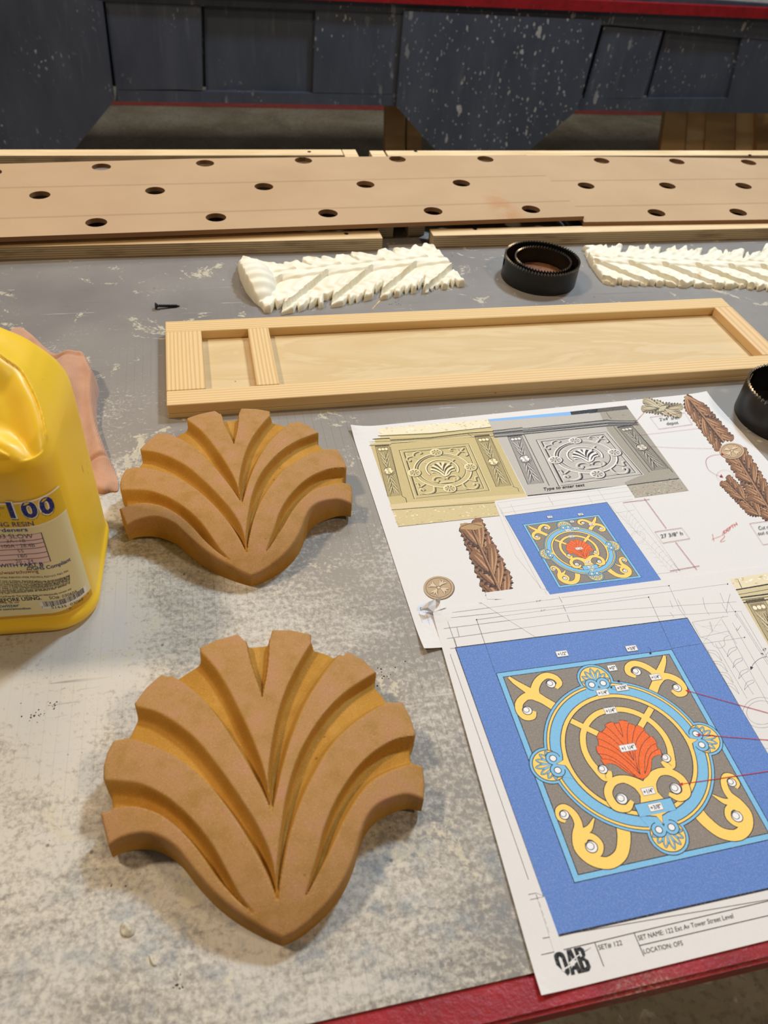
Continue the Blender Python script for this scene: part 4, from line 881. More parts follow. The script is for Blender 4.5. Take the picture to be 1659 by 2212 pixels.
cB = PH([(1262, 479.5), (1659, 474), (1900, 471), (1900, 345), (1659, 342.5), (1137, 336)], zB)
hA = PH(rows, zA); hB = PH(rowsB, zB)

perforated('perforated_board', [cB[0]]+cB[1:], hB, .0138, zB-.0061, zB, 'round-holed brown fibreboard at right, its left end tucked under the other board', 0.004)
perforated('perforated_board', cA, hA, .0139, zA-.0061, zA, 'round-holed brown fibreboard at left, overlapping on top of the other board', .037)
# ------------------------------------------------------------------ pine panel frame
pf = thing('panel_frame', 'shallow pine frame on plywood with two recesses, behind the tan shells', 'wooden frame', (.30, .73, 0))
FX0, FX1, FY0, FY1, FH = -.0500, .6655, .6515, .8140, .0165
wbox('back_panel', FX0, FX1, FY0, FY1, 0, .0052, M['birch'], pf, .0004)
wbox('rail', FX0, FX1, FY0, FY0+.0245, .0053, FH, M['pine'], pf); wbox('rail', FX0, FX1-.0005, FY1-.0235, FY1, .0053, FH, M['pine'], pf)
def vert_board(name, x0, x1, mat):
    me = box_me(name, -(FY1-FY0)/2+.0247, (FY1-FY0)/2-.0237, -(x1-x0)/2, (x1-x0)/2, .0053, FH, .0006)
    o = link(name, me, mat, pf, Vector(((x0+x1)/2, (FY0+FY1)/2+.0005, 0))-pf.location, math.pi/2); return o
vert_board('stile', FX0, -.0108, M['pine']); vert_board('stile', .0412, .0648, M['pine'])
vert_board('stile', FX1-.0245, FX1, M['pine2'])
# ------------------------------------------------------------------ carved shells
STEEP = [2, 0, 0, 1, 0, 1, 0]
def shell_h(X, Y, d):
    r = np.sqrt((X/.110)**2+((Y-.122)/.118)**2); zr = .0150+.0110*np.clip(Y/.105, 0, 1); z = .0365-(.0365-zr)*np.clip(r, 0, 1.1)**2.6
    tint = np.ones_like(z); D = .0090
    for (a, b), st in zip(GR, STEEP):
        poly = list(a)+list(reversed(b)); ins = inside(X, Y, poly)
        da, _, _ = seg_dist(X, Y, a, False); db, _, _ = seg_dist(X, Y, b, False)
        ws = .0022; wg = .0065; w = da+db+1e-6
        fa = sstep(da/np.minimum(ws if st in (0, 2) else wg, .42*w)); fb = sstep(db/np.minimum(ws if st in (1, 2) else wg, .50*w)); fb = fb*np.clip(w/.007, 0, 1)**.8
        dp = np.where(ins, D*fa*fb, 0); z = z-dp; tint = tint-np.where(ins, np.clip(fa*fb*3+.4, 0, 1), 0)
    rr = .0016; e = np.clip(d, 0, rr); z = z-(rr-np.sqrt(np.maximum(rr*rr-(rr-e)**2, 0)))
    return np.maximum(z, .0055), np.clip(tint, 0, 1)
def shell_under(X, Y):
    r = np.sqrt((X/.110)**2+((Y-.122)/.118)**2); return .0105*np.clip((Y-.02)/.09, 0, 1)*np.clip((r-.45)/.5, 0, 1)**1.4
shm = relief('shell_carving', SHELL, shell_h, .00075, shell_under, 0.0)
lo = link('shell_carving', shm, M['foam'], None, (_tip[0], _tip[1], 0), SH_ROT)
tag(lo, 'tan fluted shell carving nearest the viewer, in front of the other shell', 'carving', 'matching tan shell carvings')
t1 = P(540.5, 1238, .016); cr = P(495, 897, .025); ax1 = cr-t1
up_ = lo.copy(); COL.objects.link(up_); up_.location = (t1[0], t1[1], 0); up_.rotation_euler = (0, 0, math.atan2(ax1[1], ax1[0])-math.pi/2)
tag(up_, 'tan fluted shell carving between the yellow jug and the pine frame, partly shadowed', 'carving', 'matching tan shell carvings')
# ------------------------------------------------------------------ white acanthus castings
def leaf_h(o, e, Ln, Wd, pitch, hb, scroll=0, seed=0):
    f = np.array([-e[1], e[0]])
    def fn(X, Y, d):
        u = (X-o[0])*e[0]+(Y-o[1])*e[1]; v = (X-o[0])*f[0]+(Y-o[1])*f[1]; v = v-Wd*.06*np.sin(u/Ln*3.1)
        av = np.abs(v); ph = (u+av*1.15)/pitch+(v > 0)*.45+seed; fr = ph-np.floor(ph)
        z = hb*(.62+.38*np.clip(1-av/(Wd*.55), 0, 1))+hb*.40*fr*sstep(av/(Wd*.10))
        z = z-hb*.55*np.exp(-((fr-.04)/.05)**2)*sstep(av/(Wd*.16))
        z = z+hb*.06*np.cos(2*np.pi*(ph*3))*sstep(av/(Wd*.1))
        z = z+hb*.30*np.exp(-(v/(Wd*.07))**2)-hb*.35*np.exp(-((av-Wd*.12)/(Wd*.025))**2)
        z = z+hb*.07*np.sin(u*420+np.sin(v*300)*1.4)*sstep((av-Wd*.25)/(Wd*.1))
        if scroll: 
            q = np.sqrt(((u-Ln*.055)/(Ln*.10))**2+((v-Wd*.02)/(Wd*.62))**2); z = np.maximum(z, scroll*np.sqrt(np.clip(1-q*q, 0, 1))*(1+.05*np.cos(v*420)))
        e_ = np.clip(d/.0022, 0, 1); return np.maximum(z*(.45+.55*np.sqrt(1-(1-e_)**2)), .0022)
    return fn
def cA_(x, y, z=.007): return tuple(P(300+x/2.212, 480+y/2.212, z))
o1 = [(480, 185), (500, 168), (540, 176), (590, 180), (622, 190), (640, 206), (660, 200), (682, 212), (690, 196), (722, 190), (760, 188), (790, 202), (822, 214), (800, 204), (778, 192), (780, 174), (820, 170), (850, 182), (862, 186), (870, 166), (900, 163), (932, 176), (940, 160), (976, 158), (1010, 172), (1048, 192), (1030, 180), (1010, 162), (1012, 142), (1050, 140), (1100, 155), (1134, 160), (1140, 136), (1180, 130), (1202, 142), (1225, 158), (1212, 140), (1214, 122), (1240, 120), (1292, 130), (1302, 120), (1322, 112), (1348, 122), (1356, 110), (1402, 112), (1442, 150), (1492, 210), (1530, 250), (1560, 286), (1530, 288), (1512, 274), (1502, 292), (1488, 276), (1478, 298), (1452, 300), (1444, 278), (1424, 300), (1414, 284), (1402, 310), (1390, 296), (1384, 318), (1360, 320), (1364, 268), (1338, 300), (1330, 284), (1326, 315), (1306, 322), (1300, 300), (1276, 325), (1270, 306), (1246, 335), (1224, 336), (1222, 312), (1192, 345), (1154, 350), (1166, 292), (1132, 318), (1128, 304), (1118, 346), (1076, 358), (1080, 330), (1042, 365), (1036, 350), (1010, 372), (1000, 352), (976, 378), (920, 386), (926, 336), (900, 352), (884, 350), (880, 385), (862, 392), (856, 366), (812, 395), (820, 366), (788, 396), (764, 406), (756, 380), (738, 410), (680, 420), (694, 372), (660, 394), (650, 378), (630, 410), (600, 408), (582, 384), (550, 360), (510, 310), (482, 250), (472, 205)]
ol1 = [cA_(*p) for p in o1]; a_, b_ = np.array(cA_(490, 290)), np.array(cA_(1500, 190)); e_ = (b_-a_)/np.hypot(*(b_-a_))
lf = link('acanthus_casting', relief('acanthus_casting', ol1, leaf_h(a_, e_, np.hypot(*(b_-a_)), .085, .062, .0105, .027, .1), .0008), M['cast'])
tag(lf, 'cream acanthus leaf casting with a rolled end, left of the small black hole saw', 'casting')
def cB_(x, y): return tuple(P(1240+x/3.9594, 500+y/3.9594, .007))
o2_ = [(75, 125), (165, 105), (182, 120), (240, 100), (275, 122), (292, 146), (312, 130), (326, 112), (346, 132), (370, 110), (420, 112), (408, 150), (398, 176), (430, 168), (456, 150), (468, 122), (500, 115), (555, 125), (562, 158), (600, 152), (606, 120), (640, 108), (648, 140), (668, 148), (690, 124), (712, 132), (752, 116), (740, 160), (716, 208), (752, 192), (786, 174), (792, 140), (816, 124), (866, 130), (880, 164), (900, 150), (930, 130), (966, 124), (978, 158), (1002, 140), (1022, 158), (1060, 130), (1106, 130), (1092, 175), (1072, 218), (1142, 188), (1152, 155), (1192, 140), (1254, 155), (1276, 182), (1290, 150), (1310, 143), (1326, 156), (1328, 188), (1362, 164), (1420, 145), (1462, 160), (1450, 200), (1444, 232), (1466, 205), (1476, 170), (1496, 165), (1502, 202), (1530, 172), (1600, 155), (1614, 184), (1622, 130), (1642, 95), (1690, 85), (1730, 130), (1760, 170), (1830, 160), (1850, 210), (1900, 200), (1960, 260), (1990, 330), (1960, 400), (1900, 440), (1840, 470), (1830, 452), (1760, 476), (1700, 472), (1662, 474), (1652, 452), (1600, 470), (1580, 470), (1566, 448), (1540, 462), (1502, 460), (1490, 440), (1432, 456), (1420, 436), (1376, 446), (1366, 458), (1300, 456), (1296, 434), (1284, 455), (1216, 452), (1206, 436), (1196, 450), (1108, 440), (1094, 446), (1040, 441), (1032, 420), (1000, 434), (978, 445), (906, 440), (898, 424), (880, 440), (842, 437), (780, 418), (760, 436), (716, 430), (704, 414), (696, 430), (642, 420), (630, 433), (588, 430), (566, 416), (552, 432), (486, 418), (472, 430), (424, 422), (412, 404), (402, 418), (376, 406), (366, 426), (300, 420), (262, 406), (212, 345), (150, 258), (98, 155), (132, 142)]
ol2 = [cB_(*p) for p in o2_]; a_, b_ = np.array(cB_(120, 250)), np.array(cB_(1900, 300)); e_ = (b_-a_)/np.hypot(*(b_-a_))
lf2 = link('acanthus_casting', relief('acanthus_casting', ol2, leaf_h(b_, -e_, np.hypot(*(b_-a_)), .075, .050, .0095, 0, .3), .0008), M['cast'])
tag(lf2, 'white feathered acanthus casting running off the right edge behind the pine frame', 'casting')
# ------------------------------------------------------------------ hole saws
def saw_ring(name, r, h, z0, nt, th=.0022, slots=()):
    N = nt*4; V = []; F = []; hs = [z0, z0+.008, z0+h*.5, z0+h*.5+.006, z0+h-.007, z0+h-.0045]
    for rr in (r, r-th):
        for hz_ in hs:
            for k in range(N): a = k*2*math.pi/N; V.append((rr*math.cos(a), rr*math.sin(a), hz_))
        for k in range(N):
            a = k*2*math.pi/N; q = (k % 4)/4; V.append((rr*math.cos(a), rr*math.sin(a), z0+h-.0040+.0040*(1-q) if q else z0+h-.0040))
    L_ = len(hs)+1
    def skip(i, k):
        a = (k+.5)*360/N
        return i in (2, 3) and any(abs((a-s+180) % 360-180) < w for s, w in slots)
    for s_ in (0, 1):
        for i in range(L_-1):
            for k in range(N):
                if skip(i, k): continue
                a, b = s_*L_*N+i*N+k, s_*L_*N+i*N+(k+1) % N; f = (a, b, b+N, a+N); F.append(f if s_ == 0 else f[::-1])
    for i in (0, L_-1):
        for k in range(N):
            a, b = i*N+k, i*N+(k+1) % N; F.append((b, a, a+L_*N, b+L_*N) if i == 0 else (a, b, b+L_*N, a+L_*N))
    me = bpy.data.meshes.new(name); me.from_pydata(V, [], F); me.update()
    for i, p in enumerate(me.polygons):
        zc = p.center.z
        if zc > z0+h-.0032: p.material_index = 1
    return me
def washer(name, r0, r1, z0, z1, n=64):
    V = []; 
    for z in (z0, z1):
        for r in (r0, r1): V += [(r*math.cos(k*2*math.pi/n), r*math.sin(k*2*math.pi/n), z) for k in range(n)]
    F = []
    for k in range(n):
        j = (k+1) % n; F += [(k, n+k, n+j, j)[::-1], (2*n+k, 3*n+k, 3*n+j, 2*n+j), (n+k, 3*n+k, 3*n+j, n+j)[::-1], (k, j, 2*n+j, 2*n+k)[::-1]]
    me = bpy.data.meshes.new(name); me.from_pydata(V, [], F); me.update(); return me
sx, sy = P(1166, 583, .012)
s1 = thing('hole_saw', 'large black toothed hole saw on the table between the white carvings', 'hole saw', (sx, sy, 0), .4)
R1 = .0512
link('saw_ring', saw_ring('saw_ring', R1, .0325, .0, 74, .0022, ((146, 5),)), [M['saw'], M['tooth']], s1)
link('base_plate', washer('base_plate', .012, R1-.0025, .0006, .0036), M['rust'], s1)['label'] = 'rusty disc inside the ring'
s2 = thing('hole_saw', 'smaller black hole saw nested inside the larger one between white carvings', 'hole saw', (sx+.001, sy-.001, .0037), .9)
link('saw_ring', saw_ring('saw_ring', .0385, .0270, 0, 58, .002), [M['saw'], M['tooth']], s2)
link('base_plate', washer('base_plate', .008, .0352, .0004, .0030), M['rust'], s2)
s3c = P(1690, 905, .0)
s3_ = thing('hole_saw', 'black hole saw at the right edge beside the upper printed sheet', 'hole saw', (s3c[0], s3c[1], 0), 0)
link('saw_ring', saw_ring('saw_ring', .0520, .040, 0, 66, .0022, ((118, 5.5),)), [M['saw'], M['tooth']], s3_)
link('base_plate', washer('base_plate', .010, .0495, .0006, .0036), M['saw'], s3_)
# ------------------------------------------------------------------ screw
def lathe_x(name, prof, n=16):
    V = []; F = []
    for x, r in prof: V += [(x, r*math.cos(k*2*math.pi/n), r*math.sin(k*2*math.pi/n)) for k in range(n)]
    for i in range(len(prof)-1):
        for k in range(n): F.append((i*n+k, i*n+(k+1) % n, (i+1)*n+(k+1) % n, (i+1)*n+k))
    F += [tuple(range(n)), tuple(range((len(prof)-1)*n, len(prof)*n))[::-1]]
    me = bpy.data.meshes.new(name); me.from_pydata(V, [], F); me.update(); bm = bmesh.new(); bm.from_mesh(me); bmesh.ops.recalc_face_normals(bm, faces=bm.faces); bm.to_mesh(me); bm.free(); return me
sa, sb = P(335, 664, .002), P(389, 659, .002); sd = sb-sa; sL = float(np.hypot(*sd))
scw = thing('drywall_screw', 'small black drywall screw lying alone on the table left of the white carving', 'screw', (sa[0], sa[1], .0041), math.atan2(sd[1], sd[0]))
scw.rotation_euler = (0, .11, math.atan2(sd[1], sd[0]))
link('head', lathe_x('head', [(0, .0030), (.0006, .0041), (.0012, .0040), (.0034, .0018)]), M['screw'], scw)
pr = [(.003, .0016)]; x = .0045
while x < sL-.003: pr += [(x, .0014), (x+.0005, .0023), (x+.0010, .0014)]; x += .0017
pr.append((sL, .0002)); link('shank', lathe_x('shank', pr), M['screw'], scw)
# ------------------------------------------------------------------ sheets of paper
def paper_me(name, pts, z, curl=()):
    """printed sheet: thin slab whose named corners curl up; curl = (x, y, radius, height)"""
    h = homog([(0, 0), (1, 0), (1, 1), (0, 1)], pts); n, mrow = 60, 40; V = []; F = []
    for k in (0, 1):
        for j in range(mrow+1):
            for i in range(n+1):
                x, y = h(i/n, j/mrow); zz = z
                for cx, cy, r, hh in curl: zz += hh*max(0, 1-math.hypot(x-cx, y-cy)/r)**2
                V.append((x, y, zz-k*.0003))
    S = (n+1)*(mrow+1)
    for j in range(mrow):
        for i in range(n):
            a = j*(n+1)+i; q = (a, a+n+1, a+n+2, a+1); F.append(q); F.append(tuple(S+t for t in reversed(q)))
    for i in range(n): F += [(i, i+1, S+i+1, S+i), (mrow*(n+1)+i+1, mrow*(n+1)+i, S+mrow*(n+1)+i, S+mrow*(n+1)+i+1)]
    for j in range(mrow): F += [((j+1)*(n+1), j*(n+1), S+j*(n+1), S+(j+1)*(n+1)), (j*(n+1)+n, (j+1)*(n+1)+n, S+(j+1)*(n+1)+n, S+j*(n+1)+n)]
    return V, F
def build_sheet(name, A, quad, z, curl, label):
    V, F = paper_me(name, quad, z, curl); b = len(A.V); nf = len(F)
    A.V += V; A.F += [tuple(b+i for i in f) for f in F]; A.C += [lin(PAPER)]*nf
    o = link(name, A.mesh(name), M['ink']); tag(o, label, 'printed sheet'); return o
q1 = [P(757, 925, ZS1), P(1525, 848, ZS1), P(1790, 1196, ZS1), P(915, 1407, ZS1)]
q1[2] = q1[3]+(q1[1]-q1[0])*1.0
build_sheet('printed_sheet', build_sheet_upper(), q1, ZS1, ((q1[0][0], q1[0][1], .030, .0045), (q1[3][0], q1[3][1], .03, .004), (q1[1][0], q1[1][1], .03, .002)), 'printed sheet of stone panel photographs, leaf ornaments and a small drawing, lying underneath')
b0 = P(1168, 2152, ZS2); bd = P(1659, 2031, ZS2)-b0; bd = bd/np.hypot(*bd); tl = P(932, 1318, ZS2); q2 = [tl, tl+bd*.432, b0+bd*.432, b0]
build_sheet('printed_sheet', build_sheet_lower(), q2, ZS2, ((q2[3][0], q2[3][1], .03, .002), (q2[0][0], q2[0][1], .022, .003)), 'printed sheet with a large blue and yellow panel drawing, lying on top')
# crumpled corner of the top sheet
cr_ = [(908, 1316, .004), (926, 1300, .011), (940, 1294, .006), (953, 1290, .012), (950, 1304, .003), (964, 1312, .0035), (936, 1322, .004), (924, 1312, .009)]
V = [(*P(x, y, z), z) for x, y, z in cr_]; me = bpy.data.meshes.new('folded_corner'); me.from_pydata([tuple(map(float, v)) for v in V], [], [(0, 1, 7), (1, 2, 7), (2, 3, 4), (2, 4, 7), (7, 4, 6), (4, 5, 6), (0, 7, 6)])
a = me.color_attributes.new('ink', 'FLOAT_COLOR', 'CORNER'); a.data.foreach_set('color', np.array(list(lin(PAPER))*len(a.data), np.float32))
shl = [o for o in bpy.data.objects if o.name.startswith('printed_sheet')][-1]
fc = link('folded_corner', me, M['ink'], shl); md = fc.modifiers.new('thick', 'SOLIDIFY'); md.thickness = .0002
# ------------------------------------------------------------------ resin jug
JF = P(212, 1364); JL = P(0, 1380); jd = (JF-JL)/np.hypot(*(JF-JL)); jn = np.array([-jd[1], jd[0]]); JA = math.atan2(jd[1], jd[0])
JW, JD = .175, .130
LV = [(0, .005, .005, .006, .028), (.003, .001, .001, .001, .030), (.0075, .000, .000, .000, .032), (.0105, .001, .0015, .001, .032), (.0130, .0025, .0055, .002, .029), (.0155, .0028, .0066, .0022, .027),
      (.050, .0026, .0072, .0022, .026), (.100, .0024, .0075, .0024, .026), (.140, .0024, .0075, .0026, .026), (.152, .0028, .0085, .0034, .025), (.160, .0042, .013, .005, .023), (.168, .0075, .020, .007, .022), (.177, .0130, .031, .010, .021), (.187, .021, .042, .013, .020),
      (.198, .034, .052, .018, .019), (.208, .050, .061, .025, .016), (.216, .066, .070, .033, .009), (.2165, .080, .076, .044, .002)]
def jlev(z):
    zs = [l[0] for l in LV]; return [float(np.interp(z, zs, [l[k] for l in LV])) for k in (1, 2, 3, 4)]
def rr_pts(lv, n=(90, 22, 50, 22)):
    R_, F_, B_, r = lv; x0, x1, y0, y1 = -JW+R_, -R_, F_, JD-B_; pts = []
    bow = lambda x: .0028*(1-((x-(x0+x1)/2)/((x1-x0)/2+1e-9))**2)
    for i in range(n[0]): x = x0+r+(x1-x0-2*r)*i/n[0]; pts.append((x, y0, 0))
    for i in range(n[1]): a = -math.pi/2+math.pi/2*i/n[1]; pts.append((x1-r+r*math.cos(a), y0+r+r*math.sin(a), 0))
    for i in range(n[2]): pts.append((x1, y0+r+(y1-y0-2*r)*i/n[2], 0))
    for i in range(n[1]): a = math.pi/2*i/n[1]; pts.append((x1-r+r*math.cos(a), y1-r+r*math.sin(a), 0))
    for i in range(n[0]//2): pts.append((x1-r-(x1-x0-2*r)*i/(n[0]//2), y1, 0))
    for i in range(n[3]): a = math.pi/2+math.pi/2*i/n[3]; pts.append((x0+r+r*math.cos(a), y1-r+r*math.sin(a), 0))
    for i in range(n[2]//2): pts.append((x0, y1-r-(y1-y0-2*r)*i/(n[2]//2), 0))
    for i in range(n[3]): a = math.pi+math.pi/2*i/n[3]; pts.append((x0+r+r*math.cos(a), y0+r+r*math.sin(a), 0))
    return pts
def toj(px, py, z):
    q = P(px, py, z)-JF; return (float(q@jd), float(q@jn))
bowl = catmull([toj(x, y, z) for x, y, z in ((0, 745, .206), (36, 768, .200), (66, 818, .192), (84, 880, .180), (93, 940, .170), (90, 975, .164), (60, 992, .162), (0, 980, .162), (-60, 960, .162), (-90, 860, .18), (-50, 750, .20))], 5, True)
zl = []
for i in range(len(LV)-1):
    k = max(1, int((LV[i+1][0]-LV[i][0]+abs(LV[i+1][2]-LV[i][2])*.8)/.0014)); zl += list(np.linspace(LV[i][0], LV[i+1][0], k, endpoint=False))
zl.append(LV[-1][0])
# smooth the level table
ZT_ = np.array(zl); LT = np.array([jlev(z) for z in zl]); tt = np.linspace(0, 1, len(zl))
for _ in range(10):
    m_ = LT.copy(); m_[2:-1] = (LT[1:-2]+2*LT[2:-1]+LT[3:])/4; LT = m_
V = []; F = []
for z, lv in zip(zl, LT): V += [(p[0], p[1], z) for p in rr_pts(lv)]
V = np.array(V); n = len(rr_pts(LT[0]))
ib = inside(V[:, 0], V[:, 1], bowl) & (V[:, 2] > .158); db_, _, _ = seg_dist(V[:, 0], V[:, 1], bowl)
V[:, 2] -= np.where(ib, .0120*sstep(db_/.020), 0)
V[:, 2] += np.where((~ib) & (V[:, 2] > .160), .0022*np.exp(-(db_/.006)**2), 0)
for i in range(len(zl)-1):
    for k in range(n): F.append((i*n+k, i*n+(k+1) % n, (i+1)*n+(k+1) % n, (i+1)*n+k))
F += [tuple(range(n))[::-1], tuple((len(zl)-1)*n+k for k in range(n))]
me = bpy.data.meshes.new('body'); me.from_pydata(V.tolist(), [], F); me.update()
for p in me.polygons: p.use_smooth = True
jug = thing('resin_jug', 'yellow plastic jug of casting resin at the left edge, printed label facing forward', 'jug', (JF[0], JF[1], 0), JA)
link('body', me, M['yellow'], jug)
def jtube(name, pts, r, mat, n=14):
    V = []; F = []
    for i, p in enumerate(pts):
        p = np.array(p); d = np.array(pts[min(i+1, len(pts)-1)])-np.array(pts[max(i-1, 0)]); d = d/np.linalg.norm(d); s = np.cross(d, (0, 1, 0)); s /= np.linalg.norm(s); t = np.cross(d, s)
        V += [tuple(p+s*r*math.cos(k*2*math.pi/n)+t*r*math.sin(k*2*math.pi/n)) for k in range(n)]
    for i in range(len(pts)-1):
        for k in range(n): F.append((i*n+k, i*n+(k+1) % n, (i+1)*n+(k+1) % n, (i+1)*n+k))
    me = bpy.data.meshes.new(name); me.from_pydata(V, [], F); me.update()
    for p in me.polygons: p.use_smooth = True
    return link(name, me, mat, jug)
jtube('neck', [(-.13, .085, .198), (-.13, .085, .235)], .020, M['yellow'], 28)
jtube('cap', [(-.13, .085, .2352), (-.13, .085, .255)], .023, m_simple('white_cap_plastic', (228, 226, 218), .4), 28)
# label wrapped round the front face
def JS(s, z, off=.0006):
    lv = [float(np.interp(z, ZT_, LT[:, k])) for k in range(4)]; R_, F_, B_, r = lv; x1 = -R_
    if s <= x1-r: x, y, nx, ny = s, F_, 0, -1
    else:
        a = min((s-(x1-r))/r, 2.0); nx, ny = math.sin(a), -math.cos(a); x, y = x1-r+r*nx, F_+r+r*ny
    return np.array([x+nx*off, y+ny*off, z])
def jpx(s, z):
    q = JS(s, z); w = np.array([*(JF+jd*q[0]+jn*q[1]), q[2]])-CP; c = w@FW; return np.array([W/2+FPX*(w@RT)/c, H/2-FPX*(w@UP)/c])
def jinv(px, py):
    t = np.array([px, py]); x = np.array([-.04, .09])
    for _ in range(30):
        f = jpx(*x)-t; J = np.array([(jpx(x[0]+1e-5, x[1])-jpx(*x))/1e-5, (jpx(x[0], x[1]+1e-5)-jpx(*x))/1e-5]).T
        try: st = np.linalg.solve(J, f)
        except Exception: break
        x = x-np.clip(st, -.02, .02); x[0] = min(x[0], .028); x[1] = min(max(x[1], .0150), .165)
    return x
LA = Art(0)
LX = -.172
def j6(x, y): return tuple(jinv(x/5.82, 1020+y/5.82))
def lmap(lay): return lambda s, z: tuple(JS(s, z, .0006+.00003*lay))
def lfill(pts, col, lay, sub=.004):
    """patch of the label: split finely so it bends with the jug; pts is a quad (s, z)"""
    h = homog([(0, 0), (1, 0), (1, 1), (0, 1)], pts); nx = max(1, int(max(abs(pts[1][0]-pts[0][0]), abs(pts[2][0]-pts[3][0]))/.0022)); nz = max(1, int(abs(pts[3][1]-pts[0][1])/.008))
    v = []; f = []
    for j in range(nz+1):
        for i in range(nx+1): v.append(lmap(lay)(*h(i/nx, j/nz)))
    for j in range(nz):
        for i in range(nx): a = j*(nx+1)+i; f.append((a, a+1, a+nx+2, a+nx+1))
    LA.add(v, f, col, 0)
def ltext(st, a, b, hpx, col, lay, bold=0.0, anch=1):
    """text with its baseline between two points read on the label"""
    a = np.array(j6(*a)); b = np.array(j6(*b)); v, f = text_tris(st, bold, 0, 1.22 if bold > .04 else 1.0)
    if not len(v): return
    x0, x1 = v[:, 0].min(), v[:, 0].max(); d = b-a; hh = hpx*.000092
    pts = [lmap(lay)(*(a+d*(p[0]-x0)/(x1-x0)+np.array([0, hh*p[1]/.73]))) for p in v]
    LA.add(pts, f, col, 0)
tR = j6(738, 165); bR = j6(1168, 1560); zt, zb = tR[1], .0160; sr0, sr1 = bR[0], tR[0]
0 and print('LABEL', tR, bR, j6(556, 1690), j6(1060, 1510), j6(518, 1718), j6(1100, 1500), j6(300,1745), j6(320,1822), j6(320, 1860))
def sr(z): return sr0+(sr1-sr0)*(z-zb)/(zt-zb)
def band(z0, z1, col, lay, x0=LX): lfill([(x0, z0), (sr(z0), z0), (sr(z1), z1), (x0, z1)], col, lay)
band(zb, zt, (236, 226, 178), 0)
yb1 = j6(300, 690)[1]; band(yb1, zt, (236, 196, 28), 1); band(zt-.0012, zt, (252, 250, 240), 2); band(yb1-.0008, yb1, (250, 246, 226), 2)
yb2 = j6(300, 1745)[1]; band(zb, yb2, (214, 160, 20), 1)
NV = (24, 36, 120); DK = (34, 30, 40)
for dx, dy, c, ly, bo in ((7, 14, (60, 84, 40), 3, .075), (0, 0, (252, 252, 250), 4, .075), (0, 0, NV, 5, .042)):
    ltext('100', (135+dx, 566+dy), (700+dx, 470+dy), 150, c, ly, bo)
ltext('o', (-60, 560), (14, 552), 100, NV, 5, .02); ltext('TM', (0, 470), (58, 466), 24, DK, 3)
ltext('CASTING RESIN', (-330, 690), (432, 668), 46, NV, 3, .012); ltext('Hardeners', (-160, 758), (355, 742), 40, NV, 3, .015)
tb = [j6(520, 756), j6(645, 1118)]; ztp, zbt = tb[0][1], tb[1][1]; sT = (tb[0][0]+tb[1][0])/2
lfill([(LX+.02, zbt), (sT, zbt), (sT, ztp), (LX+.02, ztp)], DK, 2); rws = [j6(540, y)[1] for y in (830, 880, 938, 1008, 1072)]
edges = [ztp]+rws+[zbt]
for i in range(6): lfill([(LX+.022, edges[i+1]+.0003), (sT-.0006, edges[i+1]+.0003), (sT-.0006, edges[i]-.0003), (LX+.022, edges[i]-.0003)], (240, 208, 204), 3)
for st, a, b, h_, bo in (('103 SLOW', (-60, 832), (425, 826), 46, .0), ('3A : 1B', (90, 886), (325, 878), 34, 0), ('100A : 28.4B', (30, 954), (445, 936), 38, 0), ('55', (228, 1010), (302, 1008), 32, 0), ('180', (234, 1074), (346, 1070), 34, 0), ('20 - 24', (204, 1140), (424, 1130), 34, 0)):
    ltext(st, a, b, h_, DK, 4, bo)
ltext('MIX WITH PART B', (-180, 1204), (550, 1172), 40, NV, 4, .02); ltext('GHS Compliant', (416, 1226), (890, 1108), 40, NV, 4, .02)
ltext('v', (358, 1218), (386, 1214), 16, DK, 5, .0)
for a, b in (((345, 1195), (400, 1190)), ((340, 1228), (396, 1222))):
    pa, pb = j6(*a), j6(*b); lfill([(pa[0], pa[1]-.0003), (pb[0], pb[1]-.0003), (pb[0], pb[1]+.0003), (pa[0], pa[1]+.0003)], DK, 4)
for a, b in (((345, 1195), (340, 1228)), ((400, 1190), (396, 1222))):
    pa, pb = j6(*a), j6(*b); lfill([(pb[0]-.0002, pb[1]), (pb[0]+.0003, pb[1]), (pa[0]+.0003, pa[1]), (pa[0]-.0002, pa[1])], DK, 4)
ltext('Warning/Atto/waarschuwing', (-420, 1308), (488, 1262), 40, (150, 40, 40), 4, .004)
fine = ['P264, P280, P302+P352, P362+P363, P305+P351+P338, P332+P313, P337+313, P363, P501', 'protective gloves. Keep out of reach of children. Read label before use. Avoid breathing dust', 'Contaminated clothing should not be allowed out of the workplace. Wear protective gloves',
        'irritation. Wash contaminated clothing before reuse. Dispose of contents / container in', 'Consultar a un medico, tener a mano el recipiente o la etiqueta del producto. Mantener fuera', 'de la manipulacion. No comer, beber o fumar mientras se manipula este producto. Evitar el',
        'EN CASO CON LA PIEL: Lavar con abundante agua y jabon. EN CASO DE CONTACTO CON LOS OJOS', 'Enjuagar con agua cuidadosamente durante varios minutos. Quitar las lentes de contacto si', 'consulte a un medico. Lavar la ropa contaminada antes de volverla a usar. Eliminar el']
yl = [(1328, 1240), (1362, 1300), (1392, 1315), (1424, 1335), (1455, 1352), (1484, 1372), (1512, 1395), (1534, 1420), (1556, 1440)]
for i, (st, (y0, y1)) in enumerate(zip(fine, yl)):
    ltext(st, (-420, y0+14), (880 if i else 860, y1-i*6+6), 20, DK, 4, .004)
ltext('(CAS# 25068-38-6). Cal Prop 65: This product does not intentionally contain any', (-300, 1590), (900, 1470), 22, DK, 4, .006)
ltext('READ SDS BEFORE USING.', (-420, 1660), (528, 1600), 42, DK, 4, .02); ltext('SO#: 03060A', (626, 1596), (975, 1508), 36, DK, 4, 0)
